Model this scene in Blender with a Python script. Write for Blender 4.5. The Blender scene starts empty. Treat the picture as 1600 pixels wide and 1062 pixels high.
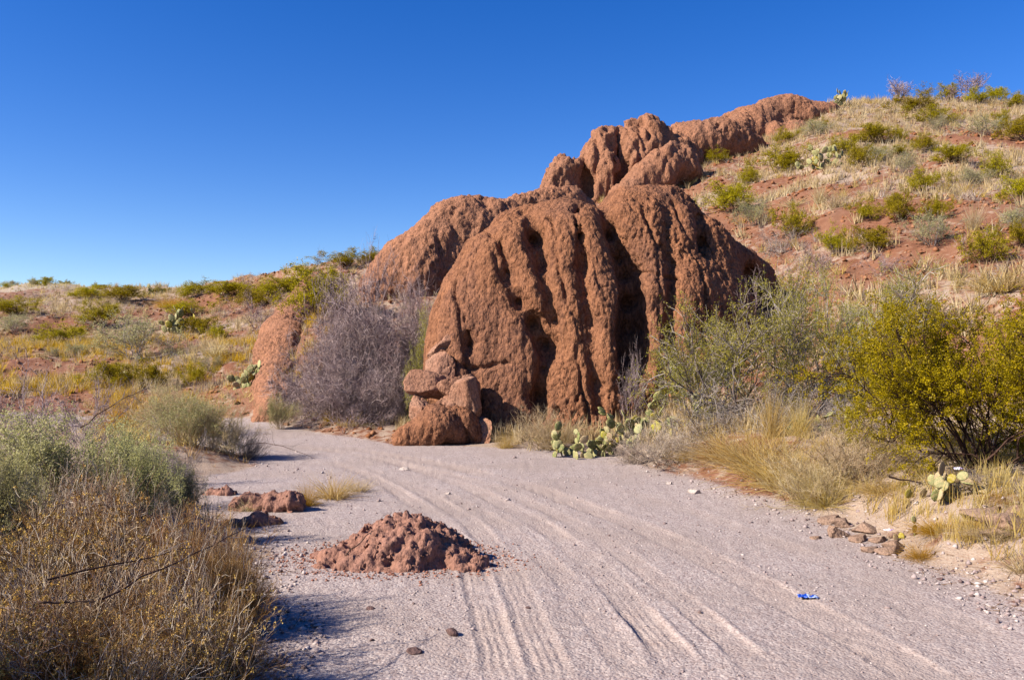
import bpy, math, random, time
import numpy as np
from mathutils import Vector
T0 = time.time()
scene = bpy.context.scene
col = scene.collection
R = math.radians

# ------------------------------------------------------------------ camera
F_PX, HORIZON, EYE = 1333.3, 560.0, 1.7        # focal length and horizon row measured in the 1600 px wide photograph
cam_d = bpy.data.cameras.new('camera')
cam = bpy.data.objects.new('camera', cam_d); col.objects.link(cam)
cam.location = (0, 0, EYE); cam.rotation_euler = (R(90), 0, 0)
cam_d.sensor_width = 36; cam_d.lens = 30; cam_d.shift_y = 29/1600
cam_d.clip_start = .05; cam_d.clip_end = 3000
scene.camera = cam

# ------------------------------------------------------------------ sky, sun, exposure
SUN_AZ, SUN_EL = 250.0, 35.0                    # clockwise from the view direction: low on the left, a little behind
world = bpy.data.worlds.new('World'); scene.world = world; world.use_nodes = True
wn = world.node_tree.nodes; wl = world.node_tree.links
bg = wn['Background']; sky = wn.new('ShaderNodeTexSky')
sky.sky_type = 'NISHITA'; sky.sun_disc = False
sky.sun_elevation = R(SUN_EL); sky.sun_rotation = R(SUN_AZ)
sky.altitude = 1300; sky.air_density = 1.0; sky.dust_density = .5; sky.ozone_density = 2.2
hs = wn.new('ShaderNodeHueSaturation'); hs.inputs['Saturation'].default_value = 1.42; hs.inputs['Value'].default_value = 1.0
hs.inputs['Hue'].default_value = .519
wl.new(sky.outputs[0], hs.inputs['Color']); wl.new(hs.outputs[0], bg.inputs[0])
bg.inputs[1].default_value = .076
sd = bpy.data.lights.new('sun', 'SUN'); sd.energy = 5.0; sd.angle = R(.53); sd.color = (1.0, .91, .77)
sun = bpy.data.objects.new('sun', sd); col.objects.link(sun)
sv = Vector((math.sin(R(SUN_AZ))*math.cos(R(SUN_EL)), math.cos(R(SUN_AZ))*math.cos(R(SUN_EL)), math.sin(R(SUN_EL))))
sun.rotation_euler = (-sv).to_track_quat('-Z', 'Y').to_euler()
vs = scene.view_settings
vs.view_transform = 'Standard'; vs.look = 'None'; vs.exposure = 1.2; vs.gamma = 1.0; vs.use_curve_mapping = False

cy = scene.cycles; cy.max_bounces = 4; cy.diffuse_bounces = 1; cy.glossy_bounces = 2; cy.transmission_bounces = 3; cy.transparent_max_bounces = 4

# ------------------------------------------------------------------ helpers: noise
def _hash(ix, iy, iz, seed):
    h = (ix.astype(np.uint32)*np.uint32(374761393) + iy.astype(np.uint32)*np.uint32(668265263)
         + iz.astype(np.uint32)*np.uint32(2147483647) + np.uint32((seed*1274126177) & 0xffffffff))
    h = (h ^ (h >> np.uint32(13)))*np.uint32(1274126177)
    h = (h ^ (h >> np.uint32(16)))*np.uint32(2246822519)
    return h ^ (h >> np.uint32(15))
def vnoise(p, seed=0):
    """smooth value noise, -1..1, p (N,3)"""
    i = np.floor(p).astype(np.int64); f = (p-i).astype(np.float32); u = f*f*f*(f*(f*6-15)+10)
    i = i.astype(np.int32)
    out = 0
    for dx in (0, 1):
        wx = u[:, 0] if dx else 1-u[:, 0]
        for dy in (0, 1):
            wy = wx*(u[:, 1] if dy else 1-u[:, 1])
            for dz in (0, 1):
                w = wy*(u[:, 2] if dz else 1-u[:, 2])
                out = out + w*(_hash(i[:, 0]+dx, i[:, 1]+dy, i[:, 2]+dz, seed).astype(np.float32)*(2/4294967295.)-1)
    return out
def fbm(p, oct=4, seed=0, gain=.5, lac=2.03):
    a, s, n = 1.0, 0, 0
    p = np.asarray(p, np.float64)
    for k in range(oct):
        s = s + a*vnoise(p, seed+k*17); n += a; a *= gain; p = p*lac+13.7
    return s/n
def worley(p, seed=0):
    """distance to the nearest and second feature point"""
    i = np.floor(p).astype(np.int32); f = p-i
    d1 = np.full(len(p), 9.); d2 = np.full(len(p), 9.)
    for dx in (-1, 0, 1):
        for dy in (-1, 0, 1):
            for dz in (-1, 0, 1):
                a, b, c = i[:, 0]+dx, i[:, 1]+dy, i[:, 2]+dz
                h = [_hash(a, b, c, seed+k).astype(np.float32)/4294967295. for k in (1, 2, 3)]
                d = np.sqrt((dx+h[0]-f[:, 0])**2+(dy+h[1]-f[:, 1])**2+(dz+h[2]-f[:, 2])**2)
                m = d < d1
                d2 = np.where(m, d1, np.minimum(d2, d)); d1 = np.where(m, d, d1)
    return d1, d2
def sstep(a, b, x):
    t = np.clip((x-a)/(b-a), 0, 1); return t*t*(3-2*t)

# ------------------------------------------------------------------ helpers: meshes and objects
def mesh_np(name, verts, faces, mat=None, attrs=None, smooth=False):
    """faces: (N,3) or (N,4) int array, or a list of such arrays"""
    me = bpy.data.meshes.new(name)
    if isinstance(faces, np.ndarray): faces = [faces]
    faces = [f for f in faces if len(f)]
    verts = np.asarray(verts, np.float32)
    loops = np.concatenate([f.ravel() for f in faces]).astype(np.int32)
    tot = np.concatenate([np.full(len(f), f.shape[1], np.int32) for f in faces])
    start = np.concatenate([[0], np.cumsum(tot)[:-1]]).astype(np.int32)
    me.vertices.add(len(verts)); me.vertices.foreach_set('co', verts.ravel())
    me.loops.add(len(loops)); me.loops.foreach_set('vertex_index', loops)
    me.polygons.add(len(tot)); me.polygons.foreach_set('loop_start', start)
    try: me.polygons.foreach_set('loop_total', tot)
    except Exception: pass
    if attrs:
        for k, v in attrs.items():
            v = np.asarray(v, np.float32)
            if v.ndim == 1:
                a = me.attributes.new(k, 'FLOAT', 'POINT'); a.data.foreach_set('value', v)
            else:
                a = me.attributes.new(k, 'FLOAT_VECTOR', 'POINT'); a.data.foreach_set('vector', v.ravel())
    me.update(calc_edges=True); me.validate()
    if smooth: me.polygons.foreach_set('use_smooth', np.ones(len(tot), bool))
    if mat: me.materials.append(mat)
    return me
def link(name, data, parent=None, loc=None, rot=None, scale=None):
    o = bpy.data.objects.new(name, data); col.objects.link(o)
    if parent: o.parent = parent
    if loc is not None: o.location = loc
    if rot is not None: o.rotation_euler = rot
    if scale is not None: o.scale = scale
    return o
def tag(o, label=None, cat=None, group=None, kind=None):
    if label: o['label'] = label
    if cat: o['category'] = cat
    if group: o['group'] = group
    if kind: o['kind'] = kind
    return o
def P(px, py, d):
    """a point at distance d, from where it shows in the photograph"""
    return np.array(((px-800)/F_PX*d, d, EYE+(HORIZON-py)/F_PX*d))
def gp(px, py, z=0.0):
    d = F_PX*(EYE-z)/(py-HORIZON)
    return ((px-800)/F_PX*d, d)

# ------------------------------------------------------------------ helpers: materials
def new_mat(name):
    m = bpy.data.materials.new(name); m.use_nodes = True
    nt = m.node_tree; b = nt.nodes['Principled BSDF']
    b.inputs['Roughness'].default_value = .9
    b.inputs['Specular IOR Level'].default_value = .15
    return m, nt, b
def nd(nt, t, **kw):
    n = nt.nodes.new(t)
    for k, v in kw.items():
        if k in n.inputs: n.inputs[k].default_value = v
        else: setattr(n, k, v)
    return n
def ramp(nt, src, stops):
    r = nt.nodes.new('ShaderNodeValToRGB'); nt.links.new(src, r.inputs[0])
    e = r.color_ramp.elements
    while len(e) < len(stops): e.new(.5)
    for el, (p, c) in zip(e, stops): el.position = p; el.color = (*c, 1) if len(c) == 3 else c
    return r.outputs[0]
def mixc(nt, fac, a, b, blend='MIX'):
    m = nt.nodes.new('ShaderNodeMix'); m.data_type = 'RGBA'; m.blend_type = blend
    for s, v in ((m.inputs[0], fac), (m.inputs[6], a), (m.inputs[7], b)):
        if isinstance(v, bpy.types.NodeSocket): nt.links.new(v, s)
        elif isinstance(v, tuple): s.default_value = (*v, 1)
        else: s.default_value = v
    return m.outputs[2]
def noise(nt, vec, scale, detail=4, rough=.55, dist=0):
    n = nd(nt, 'ShaderNodeTexNoise', Scale=scale, Detail=detail, Roughness=rough, Distortion=dist)
    nt.links.new(vec, n.inputs['Vector']); return n.outputs['Fac']
def math_n(nt, op, a, b=None):
    m = nt.nodes.new('ShaderNodeMath'); m.operation = op
    for s, v in ((m.inputs[0], a), (m.inputs[1], b)):
        if v is None: continue
        if isinstance(v, bpy.types.NodeSocket): nt.links.new(v, s)
        else: s.default_value = v
    return m.outputs[0]
def bump(nt, b, height, strength, dist):
    n = nd(nt, 'ShaderNodeBump', Strength=strength, Distance=dist)
    nt.links.new(height, n.inputs['Height'])
    prev = b.inputs['Normal'].links
    if prev: nt.links.new(prev[0].from_socket, n.inputs['Normal'])
    nt.links.new(n.outputs[0], b.inputs['Normal'])

ALBEDO = .545                                   # all colours below are as they look in the sun; this brings them to real reflectances
def base(nt, b, c, sat=1.0, val=1.0):
    h = nt.nodes.new('ShaderNodeHueSaturation'); h.inputs['Value'].default_value = ALBEDO*val; h.inputs['Saturation'].default_value = sat
    nt.links.new(c, h.inputs['Color']); nt.links.new(h.outputs[0], b.inputs['Base Color']); return h.outputs[0]
def m_terrain():
    m, nt, b = new_mat('terrain')
    pos = nt.nodes.new('ShaderNodeNewGeometry').outputs['Position']
    at = nd(nt, 'ShaderNodeAttribute', attribute_name='mask'); sep = nt.nodes.new('ShaderNodeSeparateXYZ')
    nt.links.new(at.outputs['Vector'], sep.inputs[0])
    road, straw, pale = sep.outputs[0], sep.outputs[1], sep.outputs[2]
    big = noise(nt, pos, .7, 5); mid = noise(nt, pos, 5, 4); fine = noise(nt, pos, 42, 3, .7); grit = noise(nt, pos, 120, 2, .7)
    gravel = ramp(nt, mid, [(.3, (.45, .345, .315)), (.7, (.56, .46, .435))])
    gravel = mixc(nt, ramp(nt, fine, [(.38, (0, 0, 0)), (.62, (1, 1, 1))]), gravel, (.58, .49, .47))
    gravel = mixc(nt, ramp(nt, fine, [(.24, (1, 1, 1)), (.38, (0, 0, 0))]), gravel, (.25, .17, .165))
    vor = nd(nt, 'ShaderNodeTexVoronoi', Scale=52.0); nt.links.new(pos, vor.inputs['Vector'])
    vc = nt.nodes.new('ShaderNodeSeparateColor'); nt.links.new(vor.outputs['Color'], vc.inputs[0])
    stones = ramp(nt, vc.outputs[0], [(0, (.20, .14, .135)), (.14, (.34, .26, .25)), (.5, (.53, .44, .425)), (.9, (.68, .60, .57))])
    gravel = mixc(nt, .5, gravel, stones)
    gravel = mixc(nt, ramp(nt, big, [(.42, (0, 0, 0)), (.62, (.5, .5, .5))]), gravel, (.45, .36, .32))
    ra = nd(nt, 'ShaderNodeAttribute', attribute_name='rut')             # wheels have pressed fine silt to the surface there
    silt = mixc(nt, .35, ramp(nt, mid, [(.3, (.50, .385, .335)), (.7, (.60, .485, .43))]), gravel)
    gravel = mixc(nt, math_n(nt, 'MULTIPLY', ra.outputs['Fac'], .85), gravel, silt)
    soil = ramp(nt, mid, [(.3, (.235, .105, .065)), (.55, (.335, .165, .105)), (.75, (.41, .225, .15))])
    soil = mixc(nt, ramp(nt, fine, [(.33, (.8, .8, .8)), (.46, (0, 0, 0))]), soil, (.16, .062, .045))
    soil = mixc(nt, ramp(nt, big, [(.45, (0, 0, 0)), (.7, (.6, .6, .6))]), soil, (.34, .19, .125))
    st = ramp(nt, fine, [(.3, (.40, .28, .21)), (.65, (.55, .44, .36))])
    mid2 = math_n(nt, 'ADD', straw, math_n(nt, 'MULTIPLY', math_n(nt, 'SUBTRACT', mid, .5), 1.4))
    land = mixc(nt, ramp(nt, mid2, [(.35, (0, 0, 0)), (.65, (1, 1, 1))]), soil, st)
    land = mixc(nt, pale, land, ramp(nt, mid, [(.3, (.46, .37, .29)), (.7, (.60, .51, .42))]))
    rm = math_n(nt, 'ADD', road, math_n(nt, 'MULTIPLY', math_n(nt, 'SUBTRACT', fine, .5), .9))
    c = mixc(nt, ramp(nt, rm, [(.4, (0, 0, 0)), (.6, (1, 1, 1))]), land, gravel)
    base(nt, b, c, 1.08, 1.06)
    bump(nt, b, fine, .55, .02); bump(nt, b, vor.outputs['Distance'], .45, -.012); bump(nt, b, grit, .3, .006)
    return m
def m_rock(name, lit, dark, varn, bumps=1.0, scale=1.0, pale=None):
    m, nt, b = new_mat(name)
    tc = nt.nodes.new('ShaderNodeNewGeometry').outputs['Position']
    mp = nd(nt, 'ShaderNodeMapping'); mp.inputs['Scale'].default_value = (1, 1, .6); nt.links.new(tc, mp.inputs[0]); v = mp.outputs[0]
    big = noise(nt, v, .55*scale, 5, .6); mid = noise(nt, v, 3.2*scale, 5, .6); fine = noise(nt, v, 17*scale, 4, .65)
    c = ramp(nt, mid, [(.28, dark), (.5, lit), (.75, tuple(min(1, k*1.22) for k in lit))])
    c = mixc(nt, ramp(nt, big, [(.5, (0, 0, 0)), (.62, (.9, .9, .9))]), c, varn)
    sm = nd(nt, 'ShaderNodeMapping'); sm.inputs['Scale'].default_value = (1, 1, .16); nt.links.new(tc, sm.inputs[0])
    stk = noise(nt, sm.outputs[0], 2.6*scale, 4, .6); c = mixc(nt, ramp(nt, stk, [(.52, (0, 0, 0)), (.66, (.6, .6, .6))]), c, tuple(k*.8 for k in varn))
    c = mixc(nt, ramp(nt, stk, [(.34, (.45, .45, .45)), (.44, (0, 0, 0))]), c, tuple(min(1, k*1.3+.03) for k in lit))
    if pale:
        pl = noise(nt, v, .9*scale, 3); c = mixc(nt, ramp(nt, pl, [(.52, (0, 0, 0)), (.62, (.8, .8, .8))]), c, pale)
    c = mixc(nt, ramp(nt, fine, [(.28, (.75, .75, .75)), (.42, (0, 0, 0))]), c, tuple(k*.45 for k in dark))
    vor = nd(nt, 'ShaderNodeTexVoronoi', Scale=13.0*scale); nt.links.new(v, vor.inputs['Vector'])
    cs = nt.nodes.new('ShaderNodeSeparateColor'); nt.links.new(vor.outputs['Color'], cs.inputs[0])
    c = mixc(nt, .5, c, ramp(nt, cs.outputs[0], [(0, tuple(k*.4 for k in dark)), (.45, lit), (1, tuple(min(1, k*1.35) for k in lit))]))
    vf = nd(nt, 'ShaderNodeTexVoronoi', Scale=34.0*scale); nt.links.new(v, vf.inputs['Vector'])
    cf = nt.nodes.new('ShaderNodeSeparateColor'); nt.links.new(vf.outputs['Color'], cf.inputs[0])
    c = mixc(nt, .38, c, ramp(nt, cf.outputs[1], [(0, tuple(k*.3 for k in dark)), (.25, dark), (.6, lit), (1, tuple(min(1, k*1.5) for k in lit))]))
    base(nt, b, c)
    bump(nt, b, vor.outputs['Distance'], .55*bumps, -.05/scale); bump(nt, b, fine, .7*bumps, .05/scale); bump(nt, b, vf.outputs['Distance'], .5*bumps, -.025/scale)
    return m
def m_plant(name, stops, rough=.8, trans=.0, objvar=.25, spec=.1):
    """colour by the per-leaf 'rnd' attribute, with a little change from plant to plant"""
    m, nt, b = new_mat(name); b.inputs['Roughness'].default_value = rough; b.inputs['Specular IOR Level'].default_value = spec
    a = nd(nt, 'ShaderNodeAttribute', attribute_name='rnd')
    c = ramp(nt, a.outputs['Fac'], stops)
    oi = nt.nodes.new('ShaderNodeObjectInfo')
    h = nt.nodes.new('ShaderNodeHueSaturation'); nt.links.new(c, h.inputs['Color'])
    nt.links.new(math_n(nt, 'ADD', math_n(nt, 'MULTIPLY', oi.outputs['Random'], objvar*2), 1-objvar), h.inputs['Value'])
    nt.links.new(math_n(nt, 'ADD', math_n(nt, 'MULTIPLY', oi.outputs['Random'], .024), .488), h.inputs['Hue'])
    out = base(nt, b, h.outputs[0], 1.14, 1.1)
    if trans:
        t = nt.nodes.new('ShaderNodeBsdfTranslucent'); nt.links.new(out, t.inputs[0])
        mx = nt.nodes.new('ShaderNodeMixShader'); mx.inputs[0].default_value = trans
        nt.links.new(b.outputs[0], mx.inputs[1]); nt.links.new(t.outputs[0], mx.inputs[2])
        nt.links.new(mx.outputs[0], nt.nodes['Material Output'].inputs[0])
    return m
M = {
 'terrain': m_terrain(),
 'rock': m_rock('red_conglomerate', (.36, .158, .080), (.185, .070, .038), (.175, .098, .085)),
 'rock_far': m_rock('red_conglomerate_far', (.43, .20, .115), (.28, .125, .072), (.28, .16, .115), .9, .9),
 'rock_pink': m_rock('pink_boulder', (.45, .225, .14), (.29, .13, .08), (.34, .20, .16), .7, 1.6, (.54, .35, .26)),
 'clay': m_rock('red_clay', (.40, .205, .15), (.29, .135, .10), (.37, .20, .16), .7, 2.2),
 'stone': m_rock('brown_stone', (.42, .27, .19), (.24, .14, .10), (.36, .27, .23), .7, 3),
 'stone_dark': m_rock('dark_stone', (.20, .12, .11), (.10, .06, .06), (.16, .11, .11), .7, 4),
}

# ------------------------------------------------------------------ terrain
CREST = np.array([(-900, 445, 60), (-300, 448, 55), (0, 458, 52), (200, 452, 52), (300, 447, 50), (400, 434, 46), (500, 413, 42), (600, 402, 40),
                  (700, 372, 41), (800, 335, 44), (900, 292, 48), (1000, 258, 50), (1100, 228, 54), (1200, 200, 57), (1300, 160, 60),
                  (1400, 155, 61), (1500, 153, 61), (1600, 160, 59), (2000, 175, 52), (2600, 200, 46)], float)
FOOT = np.array([(-900, 20, .3), (0, 22, .35), (400, 22.5, .3), (640, 22, .1), (700, 22, .05), (900, 20, .05), (1000, 18, .25), (1200, 15, .5), (1400, 12.6, .55), (1600, 10.6, .55), (2600, 8, .6)], float)
ROAD_PTS = [gp(*q) for q in [(1700, 990), (1600, 945), (1500, 905), (1430, 875), (1330, 838), (1250, 797), (1130, 760), (1060, 742), (940, 708), (880, 702),
            (760, 698), (620, 694), (540, 684), (400, 669), (300, 663)]] + [(-9.5, 22), (-16, 23), (-30, 22), (-30, 18.5), (-16, 18.8), (-9.3, 17.8)] + \
           [gp(*q) for q in [(330, 700), (390, 712), (400, 728), (330, 742), (318, 790), (395, 835), (398, 900), (385, 1000), (370, 1100)]] + \
           [(-1.25, 3), (-1.6, 0), (-2.4, -5), (-6, -30), (1.5, -30), (2.6, -8), (3.2, -1), (3.5, 2)]
RP = np.array(ROAD_PTS)
def poly_sd(x, y, pts):
    d = np.full(x.shape, 1e9); inside = np.zeros(x.shape, bool)
    n = len(pts)
    for i in range(n):
        a = pts[i]; b = pts[(i+1) % n]; e = b-a
        wx, wy = x-a[0], y-a[1]
        t = np.clip((wx*e[0]+wy*e[1])/(e@e), 0, 1)
        d = np.minimum(d, (wx-e[0]*t)**2+(wy-e[1]*t)**2)
        c = ((a[1] > y) != (b[1] > y)) & (x < (b[0]-a[0])*(y-a[1])/((b[1]-a[1]) or 1e-9)+a[0])
        inside ^= c
    d = np.sqrt(d); return np.where(inside, -d, d)
def spline(pts, n=60):
    p = np.array(pts, float); s = np.concatenate([[0], np.cumsum(np.linalg.norm(np.diff(p, axis=0), axis=1))])
    m = np.gradient(p, s, axis=0); q = np.linspace(0, s[-1], n); k = np.clip(np.searchsorted(s, q)-1, 0, len(s)-2)
    h = (s[k+1]-s[k])[:, None]; t = ((q-s[k])[:, None])/h
    return (2*t**3-3*t**2+1)*p[k]+(t**3-2*t**2+t)*h*m[k]+(-2*t**3+3*t**2)*p[k+1]+(t**3-t**2)*h*m[k+1]
# wheel tracks: centre line, half width, depth, tread kind
TRACKS = [([(800, 1090), (772, 1000), (752, 930), (738, 885), (718, 850), (685, 815), (640, 780), (580, 745), (500, 715)], .11, .022, 'line'),
          ([(878, 1090), (840, 1000), (815, 940), (796, 895), (775, 860), (740, 820), (690, 785), (620, 750), (540, 722)], .11, .016, 'line'),
          ([(1100, 1090), (1040, 1010), (985, 945), (925, 880), (850, 822), (770, 778), (690, 745), (610, 722), (520, 704), (430, 692)], .12, .030, 'line'),
          ([(1010, 1090), (960, 1010), (915, 945), (860, 880), (800, 830), (735, 790), (660, 757), (570, 728)], .10, .008, 'bar'),
          ([(1235, 1090), (1150, 1010), (1075, 945), (1000, 885), (915, 828), (825, 782), (735, 750), (640, 726), (540, 706)], .10, .020, 'none'),
          ([(1500, 1090), (1370, 1010), (1250, 948), (1130, 885), (1020, 832), (915, 790), (815, 757), (715, 731), (610, 711), (500, 694)], .17, .026, 'bar'),
          ([(1640, 1040), (1480, 960), (1330, 895), (1190, 838), (1070, 795), (960, 763), (850, 740)], .12, .006, 'none')]
def tracks(x, y):
    z = np.zeros(x.shape); rut = np.zeros(x.shape)
    for ti, (pix, w, dep, kind) in enumerate(TRACKS):
        c = spline([gp(*q) for q in pix], 40)
        best = np.full(x.shape, 1e9); sl = np.zeros(x.shape); L = np.zeros(x.shape); acc = 0
        for a, b in zip(c[:-1], c[1:]):
            e = b-a; ln = math.hypot(*e); wx, wy = x-a[0], y-a[1]
            t = np.clip((wx*e[0]+wy*e[1])/(ln*ln), 0, 1)
            dx, dy = wx-e[0]*t, wy-e[1]*t; d = np.hypot(dx, dy); m = d < best
            best = np.where(m, d, best); sl = np.where(m, np.sign(e[0]*wy-e[1]*wx)*d, sl); L = np.where(m, acc+t*ln, L); acc += ln
        p = np.stack([x*1.3, y*1.3, np.full(x.shape, ti*7.)], -1)
        fade = np.clip(.85+.7*vnoise(p, 40+ti), .4, 1.3)*sstep(0, .8, L)*sstep(acc, acc-2, L)
        wob = vnoise(np.stack([x*4, y*4, np.full(x.shape, ti*3.)], -1), 77)*.008
        s = sl+wob
        crisp = .5+.5*vnoise(np.stack([L*1.7, np.sign(s)*5, np.full(x.shape, ti*9.)], -1), 55)
        rut = np.maximum(rut, np.clip(fade, 0, 1)*sstep(w+.03, w-.02, np.abs(s))*min(1, .35+dep*25))
        z -= dep*.4*fade*sstep(w+.012, w-.012, np.abs(s))
        z += dep*.38*fade*crisp*np.exp(-((np.abs(s)-w-.022)/.02)**2)
        if kind == 'line': z += .0034*np.clip(fade, 0, 1)*np.cos(2*math.pi*s/.05)*sstep(w, w-.02, np.abs(s))
        if kind == 'bar': z += .0032*np.clip(fade, 0, 1)*np.cos(2*math.pi*(L+.4*np.abs(s))/.09)*sstep(w, w-.02, np.abs(s))
    return z, rut
RUT = []
def terrain(x, y, detail=True):
    """height, road distance, hill parameter t, photograph column, far-hill amount"""
    x = np.atleast_1d(np.asarray(x, float)); y = np.atleast_1d(np.asarray(y, float))
    p2 = np.stack([x, y, np.zeros_like(x)], -1)
    sd_ = poly_sd(x, y, RP)+.16*fbm(p2*1.4, 3, 3)+.05*vnoise(p2*7, 4)
    th = np.arctan2(x, y); r = np.hypot(x, y)
    tc = np.clip(th, -.85, .85); d = r*np.cos(tc); px = 800+F_PX*np.tan(tc)
    fade_back = sstep(2.2, 1.3, np.abs(th))
    yc = np.interp(px, CREST[:, 0], CREST[:, 1]); dc = np.interp(px, CREST[:, 0], CREST[:, 2])
    df = np.interp(px, FOOT[:, 0], FOOT[:, 1]); zf = np.interp(px, FOOT[:, 0], FOOT[:, 2])
    zc = EYE+(HORIZON-yc)/F_PX*dc
    t = (d-df)/(dc-df); tt = np.clip(t, 0, None)
    prof = np.where(tt < 1, tt*(1+.22*np.clip(1-tt, 0, 1)-.0)-.12*np.sin(np.clip(tt, 0, 1)*math.pi)*.5, 1)
    prof = prof-np.clip(tt-1, 0, 2.5)*.10
    n = fbm(p2*.17, 4, 11); n2 = fbm(p2*.9, 4, 12)
    z = zf*sstep(0, 1, sd_/1.5)*.55+zf*.45*sstep(-6, 0, d-df)+(zc-zf)*prof*fade_back
    ht = sstep(0, .15, t)
    z += ht*(.55*n*sstep(1.1, .7, t)+.16*n2)
    z += 2.3*np.exp(-((x+2.6)/3.2)**2-((y-28.5)/3.6)**2)+1.5*np.exp(-((x+5.6)/1.7)**2-((y-25)/2.6)**2)
    led = np.sin((z+.6*n)*4.2); z += ht*.05*led
    far = np.exp(-(((px-70)/260)**2))*sstep(78, 135, d)*sstep(330, 200, d)*(np.abs(th) < 1.4)
    z += far*(EYE+(HORIZON-437)/F_PX*135+.25*n-5.3)
    verge = sstep(.0, .7, sd_)
    z += verge*(.10*(1-.8*np.exp(-((x+.3)/2.2)**2-((y-17.5)/2)**2))+.07*n2+.04*vnoise(p2*3, 8))*(1-.6*ht)
    rd = sstep(.1, -.25, sd_)
    z += rd*(.022*fbm(p2*.8, 3, 21))
    if detail:
        k = (sd_ < 0) & (r < 24) & (y > 2)
        rut = np.zeros_like(x); RUT.clear(); RUT.append(rut)
        if k.any(): dz, ru = tracks(x[k], y[k]); f_ = sstep(.0, -.35, sd_[k]); z[k] += dz*f_; rut[k] = ru*f_
        z += .009*fbm(p2*11, 3, 23)*(r < 26)+.05*fbm(p2*4, 3, 29)*sstep(.1, .6, t)
    return z, sd_, t, px, far
def ht(x, y): return float(terrain([x], [y], False)[0][0])
_D = np.concatenate([np.linspace(3, 30, 540), np.linspace(30.06, 75, 500), np.linspace(75, 260, 300)])
def at(px, py):
    """where the line of sight through that spot meets the land"""
    x = (px-800)/F_PX*_D; zr = EYE+(HORIZON-py)/F_PX*_D
    z = terrain(x, _D, False)[0]; k = np.nonzero(zr <= z)[0]
    k = k[0] if len(k) else int(np.argmin(zr-z))
    return np.array((x[k], _D[k], z[k]))
def on(px, d):
    x = (px-800)/F_PX*d; return np.array((x, d, ht(x, d)))

def build_terrain():
    r = np.concatenate([np.linspace(.0, 3.4, 18)[1:], 1/np.linspace(1/3.5, 1/28, 250), np.linspace(28.25, 66, 120), np.geomspace(67, 420, 60)])
    th = np.concatenate([np.linspace(-math.pi, R(-36.5), 60)[:-1], np.linspace(R(-36.5), R(36.5), 520), np.linspace(R(36.5), math.pi, 60)[1:-1]])
    nr, nt_ = len(r), len(th)
    rr, tt = np.meshgrid(r, th, indexing='ij')
    x = (rr*np.sin(tt)).ravel(); y = (rr*np.cos(tt)).ravel()
    z, sdv, t, px, far = terrain(x, y)
    p2 = np.stack([x, y, np.zeros_like(x)], -1)
    roadm = np.clip(.5-sdv*1.6, 0, 1); rut = RUT[0].copy()
    g1 = fbm(p2*.35, 4, 51)
    straw = np.clip(.42+.75*g1, 0, 1)*np.where(px > 700, 1, .85)
    straw = np.where(t < .02, np.clip(.62+.6*g1, 0, 1), straw)
    straw += .35*sstep(.75, 1.0, t)
    mask = np.stack([roadm, np.clip(straw, 0, 1), np.clip(far*1.2, 0, 1)*.8], -1)
    V = np.concatenate([np.stack([x, y, z], -1), [[0, 0, z[:nt_].mean()]]]); mask = np.concatenate([mask, [[1, 0, 0]]]); rut = np.concatenate([rut, [0]])
    i = np.arange(nr-1)[:, None]*nt_; j = np.arange(nt_)[None]; j2 = (j+1) % nt_
    Q = np.stack([i+j, i+j2, i+nt_+j2, i+nt_+j], -1).reshape(-1, 4)[:, ::-1]
    fan = np.stack([np.full(nt_, nr*nt_), np.arange(nt_), (np.arange(nt_)+1) % nt_], -1)[:, ::-1]
    def cls(F):
        m = F[:, 0] if F.shape[1] == 4 else F[:, -2]
        m = np.minimum(m, nr*nt_-1)
        return np.where(sdv[m] < 0, 0, np.where(far[m] > .06, 3, np.where(t[m] < .02, 1, np.where(px[m] < 690, 4, 2))))
    cq, cf = cls(Q), cls(fan)
    for k, nm in ((0, 'road'), (1, 'ground'), (2, 'hillside'), (4, 'hill_slope'), (3, 'far_hill')):
        q, f = Q[cq == k], fan[cf == k]
        u = np.unique(np.concatenate([q.ravel(), f.ravel()])); re = np.full(len(V), -1, np.int64); re[u] = np.arange(len(u))
        me = mesh_np(nm, V[u], [re[q], re[f]] if len(f) else re[q], M['terrain'], {'mask': mask[u], 'rut': rut[u]}, smooth=True)
        tag(link(nm, me), kind='structure')
build_terrain()
print('terrain', time.time()-T0)

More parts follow.
